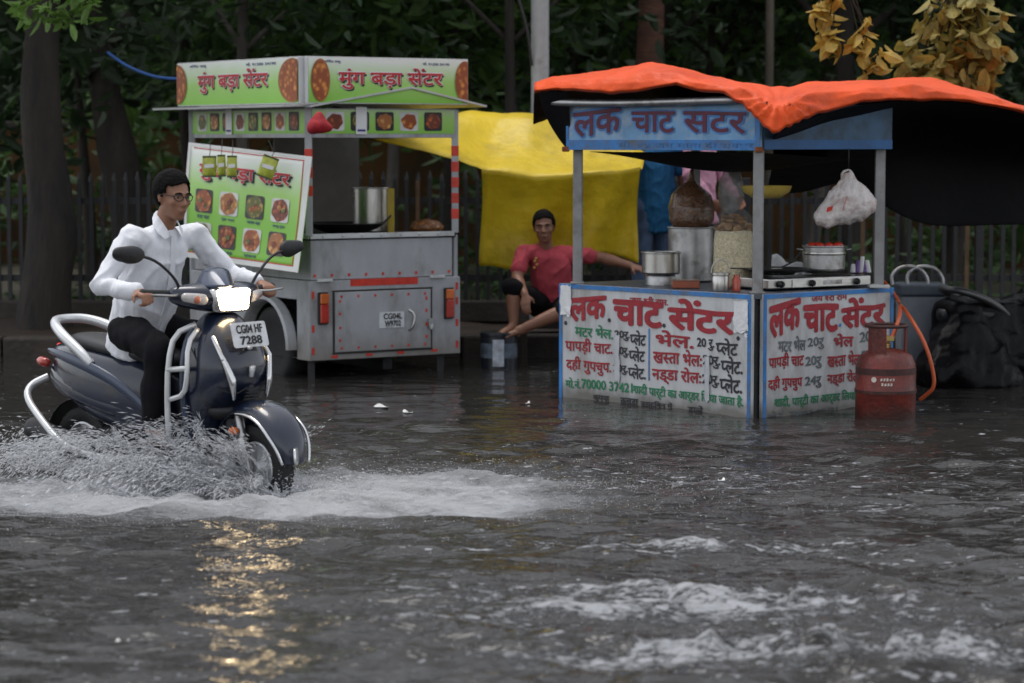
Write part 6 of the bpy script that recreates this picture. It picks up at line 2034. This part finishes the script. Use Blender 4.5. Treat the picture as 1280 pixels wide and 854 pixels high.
for a in np.linspace(math.radians(8), math.radians(168), 15):
    k = math.sin((a - math.radians(8)) / math.radians(160) * math.pi)
    w = .070 + .045 * min(1, k * 1.6)
    ro = .255 + .045 * k
    ring = []
    for u in np.linspace(-1, 1, 9):
        rr_ = ro + .030 * (1 - abs(u) ** 2.5) - .055 * max(0, abs(u) - .8) * 5 * .4
        ring.append(F(.62 + rr_ * math.cos(a), w * u, .212 + rr_ * math.sin(a)))
    rings.append(ring)
g.grid(rings)
fen = g.build('front_fender', m_body, sc_root, smooth=True, solid=.006, subsurf=1)
for s in (-1, 1):
    g = MB(); g.tube([F(.62 + .272 * math.cos(a), s * (.078 + .043 * min(1, 1.6 * math.sin((a - .14) / 2.8 * math.pi))), .212 + .272 * math.sin(a)) for a in np.linspace(.16, 1.75, 10)], .0085, 0, 6, smooth=1); g.build('fender_trim', m_chrome, fen, smooth=True)
g = MB(); g.hull([(F(.895, 0, .275), (.014, .082, .024)), (F(.888, 0, .325), (.012, .065, .012))], 0); g.build('fender_tip', m_chrome, fen, smooth=True)
for s in (-1, 1):
    g = MB(); g.cap(F(.62, s * .075, .212), .022, F(.545, s * .075, .46), .022); g.cap(F(.60, s * .077, .24), .03, F(.575, s * .077, .345), .030)
    g.build('fork_leg', m_dsteel, sc_root, smooth=True)
    g = MB(); g.hull([(F(.56, s * .118, .395), (.028, .012, .02))], 0); g.build('reflector', m_lampo, sc_root, smooth=True)
# engine, exhaust
g = MB(); g.hull([(S(-.28, 0, .28), (.12, .11, .08)), (S(-.62, .06, .24), (.14, .07, .08))], 0); g.hull([(S(-.62, .10, .212), (.09, .06, .09))], 0); g.build('engine_case', m_plast, sc_root, smooth=True)
g = MB(); g.hull([(S(-.40, -.155, .205), .045), (S(-.84, -.165, .30), .062)], 0, 14, 9); g.tube([S(-.2, -.08, .2), S(-.3, -.13, .18), S(-.4, -.155, .2)], .02, 0, 8); g.build('exhaust', m_plast, sc_root, smooth=True)
g = MB(); rings = []
for a in np.linspace(math.radians(60), math.radians(185), 9):
    rings.append([S(-.62 + .25 * math.cos(a), .075 * u, .212 + (.25 + .02 * (1 - u * u)) * math.sin(a)) for u in (-1, -.5, 0, .5, 1)])
g.grid(rings); g.build('rear_mudguard', m_plast, sc_root, smooth=True, solid=.006)
# handlebar cowl
def HB(x, y, z):
    return H_(x - .04, y, z + .045)
def hring(y, cx, cz, rx, rz_, n=18):
    return [S(*HB(cx + rx * math.cos(a), y, cz + rz_ * math.sin(a))) for a in np.linspace(0, 2 * math.pi, n, endpoint=False)]
g = MB(); g.rings([hring(*r) for r in ((-.27, .385, 1.005, .030, .030), (-.23, .395, 1.0, .050, .050), (-.17, .42, .995, .085, .062), (-.08, .44, .99, .110, .075), (0, .445, .99, .118, .080), (.08, .44, .99, .110, .075), (.17, .42, .995, .085, .064), (.23, .395, 1.0, .050, .050), (.27, .385, 1.005, .030, .030))])
hc = g.build('handlebar_cowl', m_body, sc_root, smooth=True, subsurf=1)
g = MB(); g.hull([(S(*HB(.40, 0, 1.045)), (.10, .16, .03)), (S(*HB(.40, 0, 1.105)), (.07, .10, .028)), (S(*HB(.50, 0, 1.05)), (.03, .12, .02))], 0, 18, 10); g.build('instrument_hood', m_bodyl, hc, smooth=True)
g = MB(); g.hull([(S(*HB(.535, s * .072, 1.020)), (.030, .030, .012)) for s in (-1, 1)] + [(S(*HB(.545, s * .058, .940)), (.026, .026, .012)) for s in (-1, 1)] + [(S(*HB(.565, 0, .982)), (.022, .055, .030))], 0, 18, 12)
g.build('headlamp', m_headl, hc, smooth=True)
g = MB(); g.hull([(S(*HB(.515, s * .092, 1.024)), (.030, .030, .014)) for s in (-1, 1)] + [(S(*HB(.520, s * .074, .930)), (.028, .028, .014)) for s in (-1, 1)], 0, 16, 10); g.build('lamp_bezel', m_chrome, hc, smooth=True)
for s in (-1, 1):
    g = MB(); g.hull([(S(*HB(.495, s * .150, .985)), (.030, .020, .030)), (S(*HB(.455, s * .225, .995)), (.020, .020, .022))], 0, 12, 8); g.hull([(S(*HB(.487, s * .178, .985)), (.024, .020, .022))], 1, 10, 8); g.build('front_indicator', [m_clear, mat('amber_bulb_lens', (.55, .18, .10), .25, coat=.5)], hc, smooth=True)
for s in (-1, 1):
    g = MB(); g.cap(S(*HB(.37, s * .245, 1.01)), .017, S(*HB(.345, s * .385, 1.018)), .018); g.ball(S(*HB(.343, s * .392, 1.018)), .021, 0, n=10, m=7); g.build('grip', m_rubber, hc, smooth=True)
    g = MB(); g.tube([S(*HB(.415, s * .23, 1.01)), S(*HB(.455, s * .28, 1.005)), S(*HB(.44, s * .37, 1.012)), S(*HB(.425, s * .40, 1.012))], .006, 0, 6, smooth=2); g.build('brake_lever', m_dsteel, hc, smooth=True)
    mx, my, mz = .375, s * .50, 1.205
    g = MB(); g.tube([S(*HB(.405, s * .215, 1.03)), S(*HB(.41, s * .26, 1.10)), S(*HB(.395, s * .37, 1.19)), S(*HB(mx + .02, my, mz))], .0075, 0, 8, smooth=2)
    st = g.build('mirror_stem', m_plast, hc, smooth=True)
    Rm = MS.to_3x3() @ Matrix.Rotation(STEER + s * .25, 3, 'Z')
    g = MB(); g.hull([(S(*HB(mx, my - s * .02, mz + .002)), (.026, .070, .044), Rm), (S(*HB(mx, my + s * .045, mz + .012)), (.020, .038, .030), Rm)], 0, 16, 10)
    mr = g.build('mirror', m_plast, st, smooth=True)
    g = MB(); g.hull([(S(*HB(mx - .022, my, mz + .004)), (.006, .066, .038), Rm)], 0, 16, 8); g.build('mirror_glass', m_mirror, mr, smooth=True)
# number plate below the lamp
pl_o = S(.585, .01, .855); up_ = (MS.to_3x3() @ Vector((-.28, 0, 1))).normalized(); rt_ = (MS.to_3x3() @ Vector((.0, 1, 0)))
FP = basis(rt_, up_, rt_.cross(up_), pl_o)
g = MB()
g.prism(rrect(-.115, -.062, .115, .062, .012), .006, FP, 0)
letter(g, 'CG04 HF', FP, (-.085, .008, .085, .048), 1, .03, .009)
letter(g, '7288', FP, (-.07, -.048, .07, -.008), 1, .03, .009)
g.build('number_plate', [m_platew, m_txtblk], sc_root)
g = MB(); g.box(S(.560, 0, .84), (.04, .03, .08)); g.build('plate_bracket', m_plast, sc_root)

# parked scooter at the right, in the shade
m_dpaint = mat('dusty_black_paint', (.012, .013, .016), .38, var=.3, scale=5, coat=.4)
sp = Vector((xat(1300, 17.1), 17.1, GZ - .09))
copy_thing(sc_root, sp, math.radians(24), 'black motor scooter parked in the dark beside the fence at the right', swap={m_body.name: m_dpaint, m_bodyl.name: m_plast, m_headl.name: m_clear, m_silver.name: mat('dark_worn_steel', (.10, .10, .10), .4, metal=.8), m_taill.name: m_lamp}, skip=('number_plate', 'plate_bracket', 'side_guard', 'leg_guard', 'tail_lamp', 'rear_indicator'))
MP = Matrix.Translation(sp) @ Matrix.Rotation(math.radians(24), 4, 'Z')
g = MB(MP)
g.hull([(Vector((-.74, 0, .74)), (.06, .14, .05)), (Vector((-.1, 0, .72)), (.1, .19, .07)), (Vector((-.70, 0, .36)), (.12, .25, .06)), (Vector((.2, 0, .30)), (.1, .28, .1))], 0)
g.hull([(Vector((-.1, 0, .70)), (.1, .18, .07)), (Vector((.42, 0, .98)), (.10, .34, .07)), (Vector((.45, 0, .40)), (.20, .28, .1)), (Vector((-.1, 0, .35)), (.1, .28, .1))], 0)
g.hull([(Vector((-.70, -.05, .66)), (.08, .14, .08)), (Vector((-.98, -.22, .30)), (.10, .12, .10)), (Vector((-.55, -.34, .22)), (.2, .10, .10)), (Vector((-.9, .05, .25)), (.1, .1, .1))], 0)
g.hull([(Vector((-.72, -.12, .40)), (.10, .12, .05)), (Vector((-.95, -.28, .16)), (.05, .05, .03)), (Vector((-.2, -.34, .15)), (.12, .06, .03))], 0)
g = remeshed(g, .014, 2, lambda p: .030 * (1 - np.abs(noise3(p * np.array([1, 1, .7]), 7, 4))) + .016 * (1 - np.abs(noise3(p, 15, 6))) + .006 * noise3(p, 34, 2))
tag(g.build('scooter_cover', mat('crumpled_black_plastic', (.003, .003, .004), .34, var=.3, scale=6, bump=.4, bscale=20, spec=.14), smooth=True), 'crumpled black plastic sheet thrown over the parked scooter at the right', 'cover')

# ------------------------------------------------------------------ splash: sheets and drops thrown up by the wheels
def water_spray():
    """Aerated water: milky, lets light through."""
    m = bpy.data.materials.new('thrown_water'); m.use_nodes = True
    nt = m.node_tree; N, L = nt.nodes.new, nt.links.new
    b = nt.nodes['Principled BSDF']; out = nt.nodes['Material Output']
    b.inputs['Base Color'].default_value = (.82, .83, .85, 1); b.inputs['Roughness'].default_value = .25
    b.inputs['IOR'].default_value = 1.33
    t = N('ShaderNodeBsdfTranslucent'); t.inputs[0].default_value = (.82, .83, .85, 1)
    mx = N('ShaderNodeMixShader'); mx.inputs[0].default_value = .4
    L(b.outputs[0], mx.inputs[1]); L(t.outputs[0], mx.inputs[2])
    tr = N('ShaderNodeBsdfTransparent'); m2 = N('ShaderNodeMixShader'); m2.inputs[0].default_value = .92
    L(tr.outputs[0], m2.inputs[1]); L(mx.outputs[0], m2.inputs[2]); L(m2.outputs[0], out.inputs[0])
    return m
m_spray = water_spray()
rs = np.random.RandomState(21)
DV, DF = [], []
OCT = np.array([(1, 0, 0), (-1, 0, 0), (0, 1, 0), (0, -1, 0), (0, 0, 1), (0, 0, -1)], float)
OF = [(0, 2, 4), (2, 1, 4), (1, 3, 4), (3, 0, 4), (2, 0, 5), (1, 2, 5), (3, 1, 5), (0, 3, 5)]
def drop(p, vel, r, stretch):
    v = np.array(vel, float); sp_ = np.linalg.norm(v) + 1e-6; z = v / sp_
    a = np.cross(z, (0.3, .9, .2)); a /= np.linalg.norm(a); b = np.cross(z, a)
    k = len(DV) and sum(len(x) for x in DV)
    DV.append(np.array(p) + r * (OCT[:, :1] * a + OCT[:, 1:2] * b + OCT[:, 2:] * z * stretch))
def emit(n, src, vfun, tmax, r0, r1, st=(2, 6)):
    made = 0
    while made < n:
        p0 = src(); v = vfun(); t = rs.rand() ** .8 * tmax
        p = p0 + v * t + np.array((0, 0, -4.9 * t * t))
        made += 1
        if p[2] < .0: continue
        vv = v + np.array((0, 0, -9.8 * t))
        drop(p, vv, r0 * (r1 / r0) ** rs.rand() ** 1.6 if False else rs.uniform(r0, r1) * (.5 + rs.rand() ** 3), rs.uniform(*st))
fw3, sd3 = np.array(FWD), np.array(SIDE)
def line(a, b, jit=.05):
    a, b = np.array(a), np.array(b)
    return lambda: a + (b - a) * rs.rand() + rs.normal(0, jit, 3) * np.array((1, 1, .3))
front, rear = np.array(S(.55, -.12, .12)), np.array(S(-.65, -.18, .12))
cam_side = -sd3
# curtain thrown out along the near side
def up(shape, sc_, top): return min(rs.gamma(shape, sc_), top)
near1 = S(.1, -.55, .11)
emit(8000, line(front, rear, .08), lambda: cam_side * rs.gamma(2.2, .55) + fw3 * rs.normal(-.3, .6) + np.array((0, 0, up(1.8, .36, 1.5))), .34, .001, .0044, (2, 7))
emit(6000, line(S(.62, -.1, .12), S(.1, -.2, .12)), lambda: cam_side * rs.gamma(2.0, .45) + fw3 * rs.normal(-.5, .5) + np.array((0, 0, up(2.0, .42, 1.8))), .34, .001, .0044, (2, 7))
# fingers: drops strung along single jets
for _ in range(230):
    f_ = rs.rand() ** 1.4
    s0 = front * (1 - f_) + rear * f_ + rs.normal(0, .05, 3) * (1, 1, .2); v0 = cam_side * rs.gamma(2.4, .48) + fw3 * rs.normal(-.35, .6) + np.array((0, 0, up(3.2, .52, 2.5 - .9 * f_)))
    t0 = rs.uniform(.05, .30)
    for _k in range(46):
        v = v0 * (1 + rs.normal(0, .05)) + rs.normal(0, .04, 3); t = max(.01, t0 + rs.normal(0, .035))
        p = s0 + v * t + np.array((0, 0, -4.9 * t * t))
        if p[2] > 0: drop(p, v + np.array((0, 0, -9.8 * t)), rs.uniform(.0007, .0024), rs.uniform(5, 16))
# fan of water torn off the front tyre
for _ in range(150):
    sgn = -1 if rs.rand() < .85 else 1
    s0 = np.array(S(.67 + rs.normal(0, .10), sgn * .07, .11)); v0 = sd3 * sgn * rs.gamma(2.5, .40) + fw3 * rs.normal(-.3, .45) + np.array((0, 0, up(3.0, .50, 2.2)))
    t0 = rs.uniform(.03, .22)
    for _k in range(48):
        v = v0 * (1 + rs.normal(0, .05)) + rs.normal(0, .05, 3); t = max(.005, t0 + rs.normal(0, .03))
        p = s0 + v * t + np.array((0, 0, -4.9 * t * t))
        if p[2] > 0: drop(p, v + np.array((0, 0, -9.8 * t)), rs.uniform(.0007, .0024), rs.uniform(5, 14))
# tail spray
emit(6000, line(S(-.5, -.25, .12), S(-1.1, .1, .12), .14), lambda: -fw3 * rs.gamma(2, .5) + cam_side * rs.normal(.3, .6) + np.array((0, 0, up(1.8, .38, 1.7))), .34, .001, .004)
# ahead of the front wheel, pushed forward and aside
emit(8000, line(S(.62, -.1, .11), S(.95, .15, .11), .12), lambda: fw3 * rs.gamma(2, .6) + cam_side * rs.normal(.1, .7) + np.array((0, 0, up(2, .26, 1.3))), .30, .001, .0035, (1.5, 4))
# low fizz over the wake
for _ in range(14000):
    x = rs.normal(SCO.x + .45, 1.1); y = rs.normal(SCO.y - .5, .55)
    drop((x, y, wz(x, y) + abs(rs.normal(0, .012))), rs.normal(0, 1, 3) * (1, 1, .3), rs.uniform(.0006, .0022), rs.uniform(1, 3))
for _ in range(900):
    px = rs.uniform(560, 1290); py = 700 + 140 * rs.rand() ** .7
    x, y = wpix(px, py)
    drop((x, y, wz(x, y) + abs(rs.normal(0, .006))), rs.normal(0, 1, 3) * (1, 1, .1), rs.uniform(.0006, .0022), rs.uniform(.8, 2))
nd = len(DV)
V_ = np.concatenate(DV)
Fc_ = (np.array(OF)[None] + (np.arange(nd) * 6)[:, None, None]).reshape(-1, 3)
me = bpy.data.meshes.new('splash_drops')
me.vertices.add(len(V_)); me.vertices.foreach_set('co', V_.ravel())
me.loops.add(len(Fc_) * 3); me.loops.foreach_set('vertex_index', Fc_.ravel())
me.polygons.add(len(Fc_)); me.polygons.foreach_set('loop_start', np.arange(len(Fc_)) * 3)
me.polygons.foreach_set('use_smooth', np.ones(len(Fc_), bool))
me.update(calc_edges=True); me.materials.append(m_spray)
so = bpy.data.objects.new('splash_drops', me); COL.objects.link(so); kind(so, 'stuff')
# ragged sheets and ligaments of water at the root of the splash
g = MB()
def sheet(a, b, out, h, n, seed, reach=1.2):
    """A torn curtain: many narrow tongues of unequal height that lean out and split into threads."""
    a, b, out = np.array(a), np.array(b), np.array(out)
    for i in range(n):
        t0 = (i + rs.rand()) / n
        hh = h * (.25 + .75 * rs.rand() ** 1.5) * (math.sin(math.pi * min(1, max(0, t0))) ** .4)
        base = a + (b - a) * t0 + rs.normal(0, .025, 3) * (1, 1, .2)
        lean = out * reach * rs.uniform(.5, 1.3) + (b - a) / np.linalg.norm(b - a) * rs.normal(.15, .35)
        w0 = rs.uniform(.006, .022)
        side = (b - a) / np.linalg.norm(b - a)
        rows = []
        ph = rs.rand() * 6
        nk_ = 8
        for k in range(nk_):
            t = k / (nk_ - 1)
            c_ = base + lean * hh * t + np.array((0, 0, hh * (1.25 * t - .45 * t * t) - .02)) + side * .010 * math.sin(5 * t + ph)
            w = w0 * (1 - t) ** .7 * (1 + .45 * math.sin(9 * t + ph)) + .0012
            rows.append([Vector(c_ - side * w), Vector(c_ + out * .3 * w), Vector(c_ + side * w)])
        g.grid(rows)
sheet(S(.70, -.06, .10), S(.20, -.16, .10), cam_side, .22, 90, 1)
sheet(S(.45, -.16, .10), S(-.25, -.22, .10), cam_side, .22, 100, 2)
sheet(S(-.1, -.20, .10), S(-.75, -.20, .10), cam_side, .13, 70, 3)
sheet(S(.5, -.45, .10), S(-.5, -.55, .10), cam_side, .08, 70, 6)
sheet(S(-.55, -.15, .10), S(-.9, .15, .10), -fw3, .14, 80, 4)
sheet(S(.85, -.08, .10), S(.50, -.12, .10), cam_side, .17, 90, 7)
sheet(S(.78, .12, .10), S(.82, -.14, .10), fw3, .09, 70, 5)
o = g.build('splash_sheet', m_spray, smooth=True, solid=.003, recalc=False)
kind(o, 'stuff')
